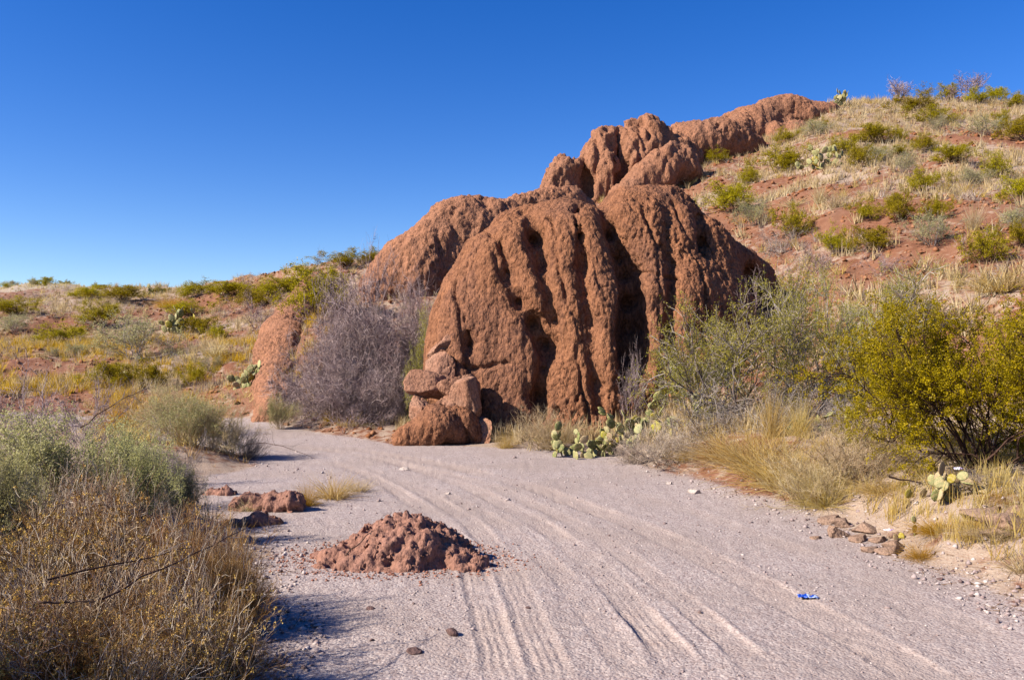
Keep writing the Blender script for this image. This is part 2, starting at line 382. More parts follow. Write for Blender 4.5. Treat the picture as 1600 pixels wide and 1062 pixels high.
# ------------------------------------------------------------------ rocks
def surface_nets(Fv, org, h):
    nx, ny, nz = Fv.shape
    ins = Fv < 0
    cnt = np.zeros((nx-1, ny-1, nz-1), np.int8)
    for dx in (0, 1):
        for dy in (0, 1):
            for dz in (0, 1): cnt += ins[dx:nx-1+dx, dy:ny-1+dy, dz:nz-1+dz]
    c = np.argwhere((cnt > 0) & (cnt < 8))
    idx = np.full((nx-1, ny-1, nz-1), -1, np.int32); idx[c[:, 0], c[:, 1], c[:, 2]] = np.arange(len(c))
    acc = np.zeros((len(c), 3)); n = np.zeros(len(c))
    cor = [(a, b, d) for a in (0, 1) for b in (0, 1) for d in (0, 1)]
    for a in cor:
        for ax in range(3):
            if a[ax]: continue
            b = list(a); b[ax] = 1
            fa = Fv[c[:, 0]+a[0], c[:, 1]+a[1], c[:, 2]+a[2]]; fb = Fv[c[:, 0]+b[0], c[:, 1]+b[1], c[:, 2]+b[2]]
            m = (fa < 0) != (fb < 0); t = np.where(m, fa/np.where(m, fa-fb, 1), 0)
            q = np.array(a, float)[None]+t[:, None]*np.eye(3)[ax][None]
            acc += q*m[:, None]; n += m
    V = org+h*(c+acc/n[:, None])
    faces = []
    for ax in range(3):
        o1, o2 = (ax+1) % 3, (ax+2) % 3
        sl0 = [slice(None)]*3; sl1 = [slice(None)]*3
        sl0[ax] = slice(0, -1); sl1[ax] = slice(1, None)
        sl0[o1] = sl1[o1] = slice(1, -1); sl0[o2] = sl1[o2] = slice(1, -1)
        A, B = ins[tuple(sl0)], ins[tuple(sl1)]
        for flip, mm in ((False, A & ~B), (True, ~A & B)):
            e = np.argwhere(mm); e[:, o1] += 1; e[:, o2] += 1
            def cell(i, j):
                k = e.copy(); k[:, o1] -= i; k[:, o2] -= j; return idx[k[:, 0], k[:, 1], k[:, 2]]
            f = np.stack([cell(1, 1), cell(0, 1), cell(0, 0), cell(1, 0)], -1)
            faces.append(f[:, ::-1] if flip else f)
    return V, np.concatenate(faces)
def subdiv(V, Q):
    E = np.stack([Q, np.roll(Q, -1, 1)], -1).reshape(-1, 2); Es = np.sort(E, 1)
    key = Es[:, 0].astype(np.int64)*len(V)+Es[:, 1]; u, inv = np.unique(key, return_inverse=True)
    ev = .5*(V[u//len(V)]+V[u % len(V)]); fc = V[Q].mean(1)
    ei = len(V)+inv.reshape(-1, 4); fi = len(V)+len(u)+np.arange(len(Q))
    nq = np.stack([np.stack([Q[:, k], ei[:, k], fi, ei[:, k-1]], -1) for k in range(4)], 1).reshape(-1, 4)
    return np.concatenate([V, ev, fc]), nq
def normals(V, Q):
    n = np.cross(V[Q[:, 2]]-V[Q[:, 0]], V[Q[:, 3]]-V[Q[:, 1]])
    N = np.zeros_like(V)
    for k in range(4):
        for a in range(3): N[:, a] += np.bincount(Q[:, k], n[:, a], len(V))
    return N/np.maximum(np.linalg.norm(N, axis=1, keepdims=True), 1e-9)
def laplace(V, Q, it=2, f=.5):
    for _ in range(it):
        S = np.zeros_like(V); n = np.zeros(len(V))
        for k in range(4):
            a, b = Q[:, k], Q[:, (k+1) % 4]
            for ax in range(3): S[:, ax] += np.bincount(a, V[b, ax], len(V))+np.bincount(b, V[a, ax], len(V))
            n += np.bincount(a, minlength=len(V))+np.bincount(b, minlength=len(V))
        V = V+f*(S/np.maximum(n, 1)[:, None]-V)
    return V
def seg_d(p, a, b, ra, rb, squash):
    e = b-a; w = p-a; s = np.array(squash, np.float32)
    t = np.clip((w@(e/(e@e))), 0, 1)
    return np.sqrt((((w-t[:, None]*e)*s)**2).sum(-1))-(ra+(rb-ra)*t)
def unit_(v): return v/np.maximum(np.linalg.norm(v, axis=-1, keepdims=True), 1e-9)
def ico_sphere(sub):
    t = (1+5**.5)/2
    V = np.array([(-1, t, 0), (1, t, 0), (-1, -t, 0), (1, -t, 0), (0, -1, t), (0, 1, t), (0, -1, -t), (0, 1, -t), (t, 0, -1), (t, 0, 1), (-t, 0, -1), (-t, 0, 1)], float)
    Fc = np.array([(0, 11, 5), (0, 5, 1), (0, 1, 7), (0, 7, 10), (0, 10, 11), (1, 5, 9), (5, 11, 4), (11, 10, 2), (10, 7, 6), (7, 1, 8), (3, 9, 4), (3, 4, 2), (3, 2, 6), (3, 6, 8), (3, 8, 9), (4, 9, 5), (2, 4, 11), (6, 2, 10), (8, 6, 7), (9, 8, 1)])
    V = unit_(V)
    for _ in range(sub):
        E = np.sort(np.concatenate([Fc[:, [0, 1]], Fc[:, [1, 2]], Fc[:, [2, 0]]]), 1); u, inv = np.unique(E, axis=0, return_inverse=True); inv = inv.ravel()
        n = len(Fc); m = len(V)+inv; a, b, c = m[:n], m[n:2*n], m[2*n:]
        V = unit_(np.concatenate([V, V[u].mean(1)]))
        Fc = np.concatenate([np.stack(q, -1) for q in ((Fc[:, 0], a, c), (Fc[:, 1], b, a), (Fc[:, 2], c, b), (a, b, c))])
    return V, Fc
def make_rock(name, label, ribs, cat='rock', carve=(), h=.08, k=.25, warp=(.25, .5), sub=1, lump=(.07, 6.0, .6), fin=(.035, 14.), mat='rock',
              zmin=-.4, squash=(1, 1, 1), seed=1, parent=None, group=None, kcarve=.12, groove=0.0, smooth=False, gs=1.0, cracks=()):
    """a rounded mass: ribs are chains of (x, y, z, radius); carve the same, cut away; then weathered with noise"""
    allp = np.array([q for rb in ribs for q in rb]); mr = allp[:, 3:4]+.5
    lo = (allp[:, :3]-mr).min(0); hi = (allp[:, :3]+mr).max(0); lo[2] = max(lo[2], zmin-.2)
    n = np.ceil((hi-lo)/h).astype(int)+1
    g = np.stack(np.meshgrid(*[lo[i]+h*np.arange(n[i]) for i in range(3)], indexing='ij'), -1).reshape(-1, 3).astype(np.float32)
    q = g+(warp[0]*np.stack([fbm(g*warp[1]*np.array((1, 1, .6)), 2, seed+i*5) for i in range(3)], -1)).astype(np.float32)
    Fv = None
    for rb in ribs:
        rb = [np.array(v, np.float32) for v in rb]
        if len(rb) == 1: rb = rb+[rb[0]+np.array((0, 0, .01, 0), np.float32)]
        d = None
        for a, b in zip(rb[:-1], rb[1:]):
            s = seg_d(q, a[:3], b[:3], a[3], b[3], squash); d = s if d is None else np.minimum(d, s)
        if Fv is None: Fv = d
        else:
            hh = np.clip(.5+.5*(Fv-d)/k, 0, 1); Fv = Fv+(d-Fv)*hh-k*hh*(1-hh)
    for cv in carve:
        cv = [np.array(v, np.float32) for v in cv]
        for a, b in zip(cv[:-1], cv[1:]):
            d = -seg_d(q, a[:3], b[:3], a[3], b[3], (1, .24, 1))
            hh = np.clip(.5-.5*(Fv-d)/kcarve, 0, 1); Fv = Fv+(d-Fv)*hh+kcarve*hh*(1-hh)
    Fv = np.maximum(Fv, zmin-g[:, 2]).reshape(n)
    Fv[0] = Fv[-1] = 1; Fv[:, 0] = Fv[:, -1] = 1; Fv[:, :, 0] = Fv[:, :, -1] = 1
    V, Q = surface_nets(Fv, lo, h)
    V = laplace(V, Q, 2)
    for _ in range(min(sub, 1)): V, Q = subdiv(V, Q)
    V = laplace(V, Q, 1); fix = None
    if sub > 1:                                          # finer still on the side that faces the road; the seam stays closed
        nf = np.cross(V[Q[:, 2]]-V[Q[:, 0]], V[Q[:, 3]]-V[Q[:, 1]]); nf /= np.maximum(np.linalg.norm(nf, axis=1, keepdims=True), 1e-9); cf = V[Q].mean(1)
        fr = (nf[:, 1] < .30) & (cf[:, 2] > -.1) & (cf[:, 1] < 23.2)
        QF = Q[fr]; E = np.sort(np.stack([QF, np.roll(QF, -1, 1)], -1).reshape(-1, 2), 1); key = E[:, 0].astype(np.int64)*len(V)+E[:, 1]
        u, cnt_ = np.unique(key, return_counts=True); n0 = len(V); bd = np.nonzero(cnt_ == 1)[0]; fix = (n0+bd, u[bd]//n0, u[bd] % n0)
        V, QF = subdiv(V, QF); Q = np.concatenate([Q[~fr], QF])
    N = normals(V, Q)
    if fix: N[fix[0]] = N[fix[1]]
    st = np.array((1, 1, .6)); a_, f_ = lump[0], lump[1]
    if groove:
        gr = fbm(V*gs*np.array((1.5, 1.0, .28)), 3, seed+70)
        V = V-N*(groove*np.clip(1-np.abs(gr)*5, 0, 1))[:, None]
        gr = fbm(V*gs*np.array((2.4, 2.0, .55)), 3, seed+73)
        V = V+N*(groove*1.1*(.5-np.clip(np.abs(gr)*3, 0, 1)))[:, None]
    wob = .45*np.stack([vnoise(V*f_*.6, seed+i) for i in range(3)], -1)
    w = np.clip(.60+1.9*fbm(V*.7*np.array((1, 1, .6)), 2, seed+60), .12, 1.45)
    for cr in cracks:                                    # long weathered cracks down the face
        best = np.full(len(V), 9.); jig = .05*vnoise(V*3.5, seed+90)
        for (x0, z0), (x1, z1) in zip(cr[:-1], cr[1:]):
            ex, ez = x1-x0, z1-z0; t = np.clip(((V[:, 0]-x0)*ex+(V[:, 2]-z0)*ez)/(ex*ex+ez*ez), 0, 1)
            best = np.minimum(best, np.hypot(V[:, 0]-x0-t*ex+jig, V[:, 2]-z0-t*ez+jig))
        V = V-N*(.11*np.exp(-(best/.045)**2)*np.clip(.7+vnoise(V*1.3, seed+91), 0, 1.2)*(N[:, 1] < .1))[:, None]
    dep = 1.1*a_*fbm(V*2.2*st, 4, seed+31)
    for fq, am in ((f_, 1.0), (f_*2.1, .62)):            # cobbles with sharp gaps between them
        d1, d2 = worley(V*fq*st+wob, seed+40+int(fq))
        dep = dep+a_*am*w*(.75*np.clip((d2-d1)/.3, 0, 1)**.7+.5*(.5-d1)-.5)
    dep = dep+fin[0]*fbm(V*fin[1]*st, 3, seed+50)
    pit = fbm(V*f_*.42*np.array((1, 1, .5)), 3, seed+80, .6); dep = dep-a_*1.8*sstep(.30, .42, pit)*w
    V = V+N*dep[:, None]
    if fix: V[fix[0]] = .5*(V[fix[1]]+V[fix[2]])
    me = mesh_np(name, V, Q, M[mat], smooth=smooth)
    o = link(name, me, parent)
    if label: tag(o, label, cat, group)
    return o
def chain(d_list): return [tuple(P(px, py, d))+(r,) for px, py, d, r in d_list]

main_ribs = [
    chain([(770, 740, 18.5, 1.05), (738, 600, 18.75, 1.08), (738, 510, 18.95, 1.06), (786, 420, 19.3, .95), (812, 377, 19.7, .72)]),
    chain([(850, 740, 18.4, 1.10), (845, 600, 18.55, 1.05), (843, 480, 18.8, 1.0), (852, 400, 19.4, .82), (858, 378, 19.8, .72)]),
    chain([(930, 740, 18.15, 1.10), (928, 600, 18.25, 1.05), (920, 480, 18.5, 1.0), (902, 390, 19.1, .85), (892, 362, 19.6, .78)]),
    chain([(1012, 740, 18.7, 1.15), (1012, 600, 18.8, 1.1), (1006, 480, 19.0, 1.08), (986, 372, 19.7, .95), (978, 346, 20.1, .86)]),
    chain([(1078, 740, 18.8, 1.15), (1072, 600, 18.9, 1.1), (1062, 480, 19.1, 1.1), (1040, 372, 19.8, .96), (1030, 346, 20.2, .86)]),
    chain([(1140, 740, 19.2, 1.1), (1132, 600, 19.3, 1.05), (1115, 490, 19.6, 1.0), (1090, 402, 20.1, .85)]),
    chain([(1190, 740, 19.8, 1.0), (1180, 600, 19.9, .9), (1160, 500, 20.2, .8), (1130, 425, 20.6, .7)]),
    chain([(1228, 640, 20.5, .8), (1208, 520, 20.7, .65), (1172, 445, 21.0, .6)]),
    chain([(830, 640, 21.2, 2.0), (890, 470, 22.0, 1.8), (1010, 430, 22.2, 1.8), (1100, 530, 22.0, 1.5)]),
]
main_carve = [chain([(936, 304, 19.2, .14), (955, 363, 18.75, .17), (975, 400, 18.4, .21), (988, 430, 18.15, .26), (992, 475, 17.95, .29), (990, 520, 17.8, .29), (988, 560, 17.7, .25), (982, 605, 17.6, .18)]),
              chain([(763, 363, 19.0, .06), (790, 430, 18.25, .09), (809, 470, 17.9, .13), (831, 504, 17.65, .2), (850, 538, 17.5, .23), (853, 562, 17.45, .13)]),
              chain([(843, 580, 17.4, .14), (838, 625, 17.3, .2), (846, 655, 17.35, .15)]),
              chain([(822, 335, 19.0, .11), (832, 378, 18.55, .19), (843, 415, 18.2, .13), (866, 500, 17.75, .06), (880, 560, 17.5, .04)]),
              chain([(893, 330, 19.0, .06), (905, 420, 18.05, .09), (925, 500, 17.5, .1), (940, 600, 17.2, .09), (948, 650, 17.1, .1)]),
              chain([(1066, 300, 19.4, .06), (1096, 340, 19.3, .10), (1100, 378, 19.05, .14), (1096, 405, 18.9, .09)]),
              chain([(1040, 320, 19.2, .05), (1052, 420, 18.3, .07), (1048, 520, 17.95, .08), (1060, 600, 17.8, .06)]),
              chain([(720, 450, 18.6, .05), (735, 540, 17.9, .07), (748, 640, 17.6, .08)]),
              chain([(1150, 372, 20.0, .12), (1182, 430, 19.6, .28), (1205, 500, 19.4, .36)])]
main_cracks = [[(705, 440), (722, 520), (740, 600), (752, 670)], [(763, 363), (778, 420), (800, 470)], [(860, 330), (872, 420), (895, 500), (905, 600), (920, 660)],
               [(905, 330), (920, 400), (945, 470)], [(1010, 300), (1035, 380), (1030, 470), (1040, 560)], [(1068, 300), (1085, 360), (1105, 430), (1110, 520)],
               [(1120, 360), (1150, 430)], [(690, 560), (740, 575), (795, 566)], [(1000, 420), (1060, 432)], [(780, 600), (790, 690)]]
make_rock('rock_outcrop', 'huge red-brown conglomerate rock with deep dark clefts standing at the road bend', main_ribs, carve=main_carve, h=.13, k=.5, kcarve=.2,
          warp=(.20, .7), sub=2, lump=(.05, 8.5, .6), fin=(.03, 17.), seed=3, groove=.028,
          cracks=[[tuple(P(px, py, 18.0)[[0, 2]]) for px, py in c_] for c_ in main_cracks])
make_rock('rock_dome', 'smooth rounded red rock ridge behind and left of the big clefted rock',
          [chain([(618, 446, 27.5, 1.0), (655, 430, 28, 1.6), (712, 402, 28.6, 1.7), (768, 382, 29, 1.6), (806, 384, 29.3, 1.3)])], h=.13, warp=(.3, .5), groove=.07, gs=.6,
          carve=[chain([(795, 318, 28.0, .12), (800, 350, 27.7, .16)])], lump=(.055, 5.0, .6), fin=(.05, 9.), mat='rock_far', seed=9)
make_rock('rock_slab', 'low red rock slab on the skyline just above the clefted rock',
          [chain([(812, 338, 31, .75), (850, 328, 31.4, .8), (885, 320, 31.8, .78), (905, 330, 32, .6)])], h=.12, warp=(.3, .5), lump=(.06, 3.6, .6), fin=(.05, 9.), mat='rock_far', seed=12)
make_rock('rock_pinnacle', 'cluster of tall rounded red rock knobs with dark gaps on the upper skyline',
          [chain([(884, 315, 43.5, 1.1), (892, 268, 43.8, .85)]),
           chain([(925, 310, 44.3, 1.7), (958, 272, 44.8, 1.9), (1002, 258, 45.4, 2.2), (1040, 262, 46.0, 1.6)]),
           chain([(940, 256, 44.5, 1.1), (952, 226, 44.8, .98)]), chain([(996, 240, 45.0, 1.4), (1004, 218, 45.4, 1.18)]), chain([(1034, 238, 46.0, 1.0)])],
          h=.15, k=.3, warp=(.6, .5), lump=(.055, 4.0, .6), fin=(.05, 8.), mat='rock_far', seed=15, zmin=5, groove=.22, gs=.55,
          carve=[chain([(914, 236, 43.4, .22), (918, 290, 43.0, .28)]), chain([(973, 192, 44.4, .14), (970, 235, 43.6, .22), (976, 285, 43.2, .26)]), chain([(1028, 222, 44.8, .12), (1016, 262, 44.0, .16)])])
make_rock('rock_dome', 'smooth pointed red rock dome sloping down right of the tall knobs',
          [chain([(985, 315, 41.5, 1.2), (1018, 288, 42.2, 1.5), (1046, 264, 42.8, 1.35), (1072, 272, 43, .9)])], h=.13, warp=(.5, .5), squash=(1, 1, 1.15), groove=.10, gs=.5, lump=(.05, 4.0, .6), fin=(.05, 8.), mat='rock_far', seed=18, zmin=5)
make_rock('rock_dome', 'wide red rock dome behind the pointed dome below the ridge',
          [chain([(1042, 248, 47.5, 1.5), (1075, 236, 47.9, 1.8), (1115, 230, 48.2, 1.85), (1150, 244, 48.6, 1.6), (1182, 264, 48.6, 1.1)])], h=.14, warp=(.7, .4), squash=(1, 1, 1.25), groove=.10, gs=.45, lump=(.05, 4.0, .6), fin=(.05, 8.), mat='rock_far', seed=21, zmin=6)
make_rock('rock_ridge', 'long red rock ridge forming the top of the skyline left of the grassy crest',
          [chain([(1088, 240, 52, 1.4), (1118, 228, 53, 1.5), (1160, 214, 54, 1.7), (1205, 198, 55, 1.8), (1245, 188, 55.3, 1.75), (1276, 188, 55.5, 1.6), (1302, 206, 56, 1.1)]), chain([(1225, 212, 52.6, 1.2), (1252, 208, 53, 1.1)])],
          h=.16, warp=(.8, .4), lump=(.055, 4.0, .6), fin=(.05, 8.), squash=(1, 1, 1.3), groove=.07, gs=.45, mat='rock_far', seed=24, zmin=8)
make_rock('rock_slab', 'steep red rock rib leaning up the bank left of the bare thicket',
          [[tuple(at(px, py)+np.array((.1, .25, -.1)))+(r,) for px, py, r in ((410, 655, .5), (420, 605, .68), (436, 550, .85), (458, 495, .9), (488, 448, .72))]], h=.12, warp=(.22, .7),
          lump=(.05, 6.0, .6), fin=(.04, 12.), mat='rock_far', seed=27)
# boulders heaped against the foot of the big rock
make_rock('boulder', 'lowest pitted red boulder jutting into the road at the big rock foot',
          [chain([(640, 682, 16.9, .34), (680, 668, 17.0, .48), (722, 672, 17.1, .43), (748, 690, 17.2, .34)])], h=.05, warp=(.15, 1), lump=(.07, 6.5, .6), fin=(.03, 16.), mat='rock', seed=30, cat='boulder',
          carve=[chain([(718, 650, 16.6, .05), (736, 700, 16.7, .07)])])
B = [('pale cracked block high in the notch left of the big rock', 690, 548, 18.25, (.32, .4, .30), 45),
     ('reddish broken block in the notch under the pale cracked block', 692, 576, 17.95, (.40, .4, .34), 48),
     ('pale pink angular boulder leaning at the left of the heap', 668, 604, 17.6, (.34, .36, .33), 33),
     ('pink block jammed between the leaning boulder and the big rock', 708, 612, 17.6, (.40, .4, .36), 57),
     ('small pink boulder wedged below the leaning pink boulder', 654, 640, 17.25, (.26, .3, .28), 36),
     ('broad pink boulder with a yellow tuft on it', 694, 646, 17.15, (.44, .36, .32), 39),
     ('pink slab leaning against the big rock beside the boulders', 732, 644, 17.25, (.34, .36, .52), 51),
     ('reddish slab standing at the gravel where the big rock begins', 752, 682, 17.1, (.26, .3, .40), 54),
     ('angular pink rock on top of the lowest boulder', 668, 655, 16.95, (.20, .22, .2), 42),
     ('little pink stone at the gravel edge of the boulder heap', 618, 691, 16.9, (.10, .10, .07), 66)]
def boulder(label, px, py, d, sz, seed):
    V = ico_sphere(4); Fc = V[1]; V = V[0]; rng = np.random.default_rng(seed)
    for _ in range(14):
        nrm = unit_(rng.normal(size=3)*np.array((1, 1, .8))); V = V-np.clip(V@nrm-rng.uniform(.36, .68), 0, None)[:, None]*nrm*.98
    V = V*(1+.05*fbm(V*1.8+seed, 3, seed)+.035*fbm(V*7+seed, 3, seed+1))[:, None]*1.45*np.array(sz)
    d1, d2 = worley(V*5+seed, seed); V = V-unit_(V)*(.03*np.clip(1-(d2-d1)*6, 0, 1)*(vnoise(V*3, seed) > 0))[:, None]
    tag(link('boulder', mesh_np('boulder', V, Fc, M['rock_pink']), loc=P(px, py, d), rot=(rng.uniform(-.3, .3), rng.uniform(-.4, .4), rng.uniform(0, 6))), label, 'boulder')
for b_ in B: boulder(*b_)
print('rocks', time.time()-T0)
# ------------------------------------------------------------------ loose earth and stones on and beside the road
def ico_rock(name, seed, mat, squash=(1, .8, .6), amp=.28, sub=2, freq=1.6, flat=True):
    """a small angular stone of unit size"""
    V, Fc = ico_sphere(sub)
    rng = np.random.default_rng(seed)
    for _ in range(11):                                  # planes knocked off
        nrm = rng.normal(size=3); nrm /= np.linalg.norm(nrm); k = rng.uniform(.34, .66)
        d = V@nrm-k; V = V-np.clip(d, 0, None)[:, None]*nrm
    V = V*(1+amp*fbm(V*freq+seed*3.1, 3, seed))[:, None]*np.array(squash)
    return mesh_np(name, V, Fc, M[mat] if isinstance(mat, str) else mat)
def make_mound(name, label, cx, cy, ribs, seed, nclod, lump=.035, lift=.05, sx=1.0):
    """a hump of crumbling clay rock: rough body bedded in the gravel, with loose clods of its own lying on it"""
    gz = ht(cx, cy)+lift; o = link(name, None, loc=(cx, cy, gz)); tag(o, label, 'mound')
    body = make_rock('heap', None, [[(x*sx, y, z, r) for x, y, z, r in rb] for rb in ribs], h=.034, k=.10, warp=(.10, 3.0), sub=1, lump=(lump*.62, 10., .6), fin=(lump*1.5, 9.), mat='clay', zmin=-.2, squash=(1, 1, 1.25), seed=seed, parent=o)
    n = len(body.data.vertices); V = np.zeros(n*3, np.float32); body.data.vertices.foreach_get('co', V); V = V.reshape(-1, 3)
    rng = np.random.default_rng(seed); ok = np.nonzero(V[:, 2] > -lift+.01)[0]
    for k in range(nclod):
        p = V[ok[int(rng.integers(len(ok)))]]; sz = rng.uniform(.012, .03)*(1.7 if rng.random() < .2 else 1)
        link('clod', CLODS[k % 4], o, p, rng.uniform(0, 6.28, 3), (sz, sz*rng.uniform(.8, 1.2), sz))
    MOUND_V.append(V+np.array(o.location)); return o
MOUND_V = []
CLODS = [ico_rock('clod', 60+i, 'clay', (1, .8, .65), .55, 2, 2.4) for i in range(4)]
mx, my = gp(612, 878)
make_mound('clay_mound', 'big crumbling red clay mound at the left side of the road', mx, my, [
    [(-.62, .38, -.10, .16), (-.30, .36, -.02, .22), (.02, .40, .04, .23)], [(-.42, .08, -.08, .20), (-.05, .16, .02, .26), (.20, .18, .08, .24), (.42, .06, .0, .20), (.62, -.02, -.10, .16)],
    [(-.25, -.16, -.12, .20), (.05, -.12, -.03, .22), (.30, -.12, -.05, .20)], [(.10, .42, .06, .20), (.32, .30, .04, .2)],
    [(-.85, .30, -.22, .20), (-.3, .30, -.20, .36), (.3, .15, -.22, .40), (.78, -.08, -.24, .22)], [(-.45, -.22, -.24, .24), (.2, -.26, -.24, .26)]], 5, 200, .05, .065, .9)
mx, my = gp(418, 800)
make_mound('clay_mound', 'small red clay mound beside the yellow grass tuft', mx, my+.1, [[(-.35, .1, -.08, .14), (-.1, .12, .0, .17), (.12, .08, .0, .16), (.3, .02, -.08, .13)]], 8, 40, .045, .09)
mx, my = gp(398, 820)
make_mound('clay_mound', 'low scatter of red clay lumps in front of the small mound', mx, my, [[(-.3, .02, -.08, .11), (-.05, -.02, -.05, .12), (.22, .02, -.07, .12)]], 11, 22, .03)
mx, my = gp(338, 772)
make_mound('clay_mound', 'flat reddish clay hump at the foot of the grey-green bush', mx, my, [[(-.15, .05, -.08, .13), (.12, .0, -.07, .13)]], 14, 10, .03)

M['stone_pale'] = m_rock('pale_stone', (.62, .52, .47), (.46, .36, .32), (.55, .46, .42), .5, 3)
STONES = [ico_rock('stone', 80+i, 'stone', (1.3, 1.0, .62), .2, 3) for i in range(5)]
STONES_D = [ico_rock('stone', 90+i, 'stone_dark', (1.3, 1.05, .85), .22) for i in range(3)]
STONES_P = [ico_rock('stone', 96+i, 'stone_pale', (1.3, 1, .6), .22) for i in range(3)]
rs = np.random.default_rng(4)
def stone(px, py, w, label, pool=STONES, group=None, h=1.0):
    g = at(px, py); s = w/2/F_PX*g[1]*(1.3 if group else 1); m = pool[int(rs.integers(len(pool)))]
    o = link('stone', m, loc=g+np.array((0, 0, s*.12*h)), rot=(rs.uniform(-.2, .2), rs.uniform(-.2, .2), rs.uniform(-.5, .5)), scale=(s*1.1, s*1.1, s*h))
    tag(o, label, 'stone', group)
BANK = 'flat stones tumbled along the right bank'
for q in [(1310, 838, 38, 'long flat brown stone at the left end of the bank stones'), (1292, 818, 30, 'dark brown stone tucked under the tan bush at the bank'),
          (1318, 822, 24, 'reddish square stone behind the long flat bank stone'), (1350, 830, 34, 'grey flat stone in the middle of the bank stones'),
          (1357, 862, 26, 'tan upright stone at the road edge of the bank stones'), (1384, 866, 34, 'pale tan wedge stone, lowest of the bank stones'),
          (1400, 858, 24, 'rusty brown stone at the right end of the bank stones'), (1338, 846, 26, 'thin brown slab between the flat stone and the tan stone'),
          (1368, 848, 22, 'small brown chip of stone above the wedge stone'), (1405, 838, 20, 'small pale stone under the white cactus pad'),
          (1272, 842, 14, 'lone pebble-sized stone left of the bank stones')]:
    stone(*q, group=BANK, h=1.1)
for q in [(1530, 812, 60, 'broad grey ledge stone under the right edge bush'), (1578, 826, 56, 'pale ledge stone at the right edge of the picture'),
          (1555, 842, 46, 'lower thin ledge stone above the golden grass'), (1590, 802, 40, 'upper brown ledge stone in the shade at the right edge')]:
    stone(*q, group='ledge stones on the right bank', h=.8)
for q in [(581, 952, 13, 'small dark stone on the gravel below the clay mound'), (706, 994, 20, 'dark stone beside the left wheel track'),
          (650, 1022, 22, 'larger dark stone near the bottom of the gravel'), (582, 1000, 8, 'tiny dark stone left of the larger dark stone'),
          (826, 952, 8, 'tiny reddish stone right of the left wheel tracks'), (1470, 905, 10, 'small dark red stone below the golden grass clump')]:
    stone(*q, pool=STONES_D)
for q in [(632, 734, 18, 'pale flat stone lying on the far gravel'), (1085, 770, 22, 'white flat stone at the edge of the far right verge'),
          (700, 772, 10, 'small pale stone in the middle of the far gravel'), (1045, 756, 12, 'small pale stone just left of the white flat stone')]:
    stone(*q, pool=STONES_P)

def scatter_stones(name, label, pts, sizes, mat, seed, kind='stuff'):
    """thousands of pebbles as one mesh of lumpy octahedra"""
    rng = np.random.default_rng(seed); n = len(pts)
    O = np.array([(1, 0, 0), (0, 1, 0), (-1, 0, 0), (0, -1, 0), (0, 0, 1), (0, 0, -1)], float)
    Fo = np.array([(0, 1, 4), (1, 2, 4), (2, 3, 4), (3, 0, 4), (1, 0, 5), (2, 1, 5), (3, 2, 5), (0, 3, 5)])
    a = rng.uniform(0, 6.28, n); sc = rng.uniform(.6, 1.3, (n, 6, 1))*O[None]*np.stack([np.ones(n), rng.uniform(.6, 1, n), rng.uniform(.4, .8, n)], -1)[:, None]
    sc = sc+rng.normal(0, .16, sc.shape)
    ca, sa = np.cos(a)[:, None], np.sin(a)[:, None]
    V = np.stack([sc[..., 0]*ca-sc[..., 1]*sa, sc[..., 0]*sa+sc[..., 1]*ca, sc[..., 2]], -1)*sizes[:, None, None]+pts[:, None]+np.array((0, 0, .2))*sizes[:, None, None]
    Q = (Fo[None]+6*np.arange(n)[:, None, None]).reshape(-1, 3)
    o = link(name, mesh_np(name, V.reshape(-1, 3), Q, mat, {'rnd': np.repeat(rng.random(n), 6)})); tag(o, label, None, None, kind); return o
M['pebble'] = m_plant('pebble', [(0, (.20, .145, .135)), (.25, (.38, .30, .285)), (.7, (.56, .47, .45)), (1, (.74, .66, .62))], .9, 0, 0)
M['crumb'] = m_plant('crumb', [(0, (.28, .13, .10)), (.6, (.41, .22, .165)), (1, (.50, .32, .26))], .9, 0, 0)
M['scree'] = m_plant('scree', [(0, (.19, .075, .05)), (.5, (.35, .155, .10)), (.9, (.43, .22, .15)), (1, (.48, .33, .25))], .9, 0, 0)
def rand_ground(n, dmin, dmax, pmin, pmax, seed, power=1.0):
    rng = np.random.default_rng(seed); u = rng.random(n)
    d = 1/(1/dmin+(1/dmax-1/dmin)*u) if power else dmin+(dmax-dmin)*u
    x = (rng.uniform(pmin, pmax, n)-800)/F_PX*d; return x, d, rng
x, y, rng = rand_ground(30000, 3.0, 21, -50, 1750, 7)
z, sdv, *_ = terrain(x, y); k = sdv < .25
bands = fbm(np.stack([x*2.2+y*.8, y*.9, 0*x], -1), 3, 91); k &= rng.random(len(x)) < np.clip(.35+1.3*bands, .04, 1)*(1-.9*RUT[0])
x, y, z = x[k], y[k], z[k]; sz = .0045+.010*rng.random(len(x))**3
sz *= np.clip(y/6, .8, 1.6); sz[rng.random(len(x)) < .012] *= 2.2
scatter_stones('gravel', 'loose pinkish gravel strewn over the dirt road', np.stack([x, y, z], -1), sz, M['pebble'], 8)
x, y, rng = rand_ground(20000, 13, 62, 500, 1700, 17, 0)
z, sdv, t, px, far = terrain(x, y); g1 = fbm(np.stack([x*.35, y*.35, 0*x], -1), 4, 51)
k = (sdv > .1) & (t > .03) & (rng.random(len(x)) < np.clip(.55-1.2*g1, .05, 1)); x, y, z = x[k], y[k], z[k]
scatter_stones('scree', 'red stone rubble covering the right hillside', np.stack([x, y, z], -1), .03+.10*rng.random(len(x))**3*np.clip(y/25, .6, 1.5), M['scree'], 18)
x, y, rng = rand_ground(10000, 17, 50, -100, 640, 27, 0)
z, sdv, t, px, far = terrain(x, y); g1 = fbm(np.stack([x*.35, y*.35, 0*x], -1), 4, 51)
k = (sdv > .1) & (rng.random(len(x)) < np.clip(.5-1.2*g1, .05, 1)); x, y, z = x[k], y[k], z[k]
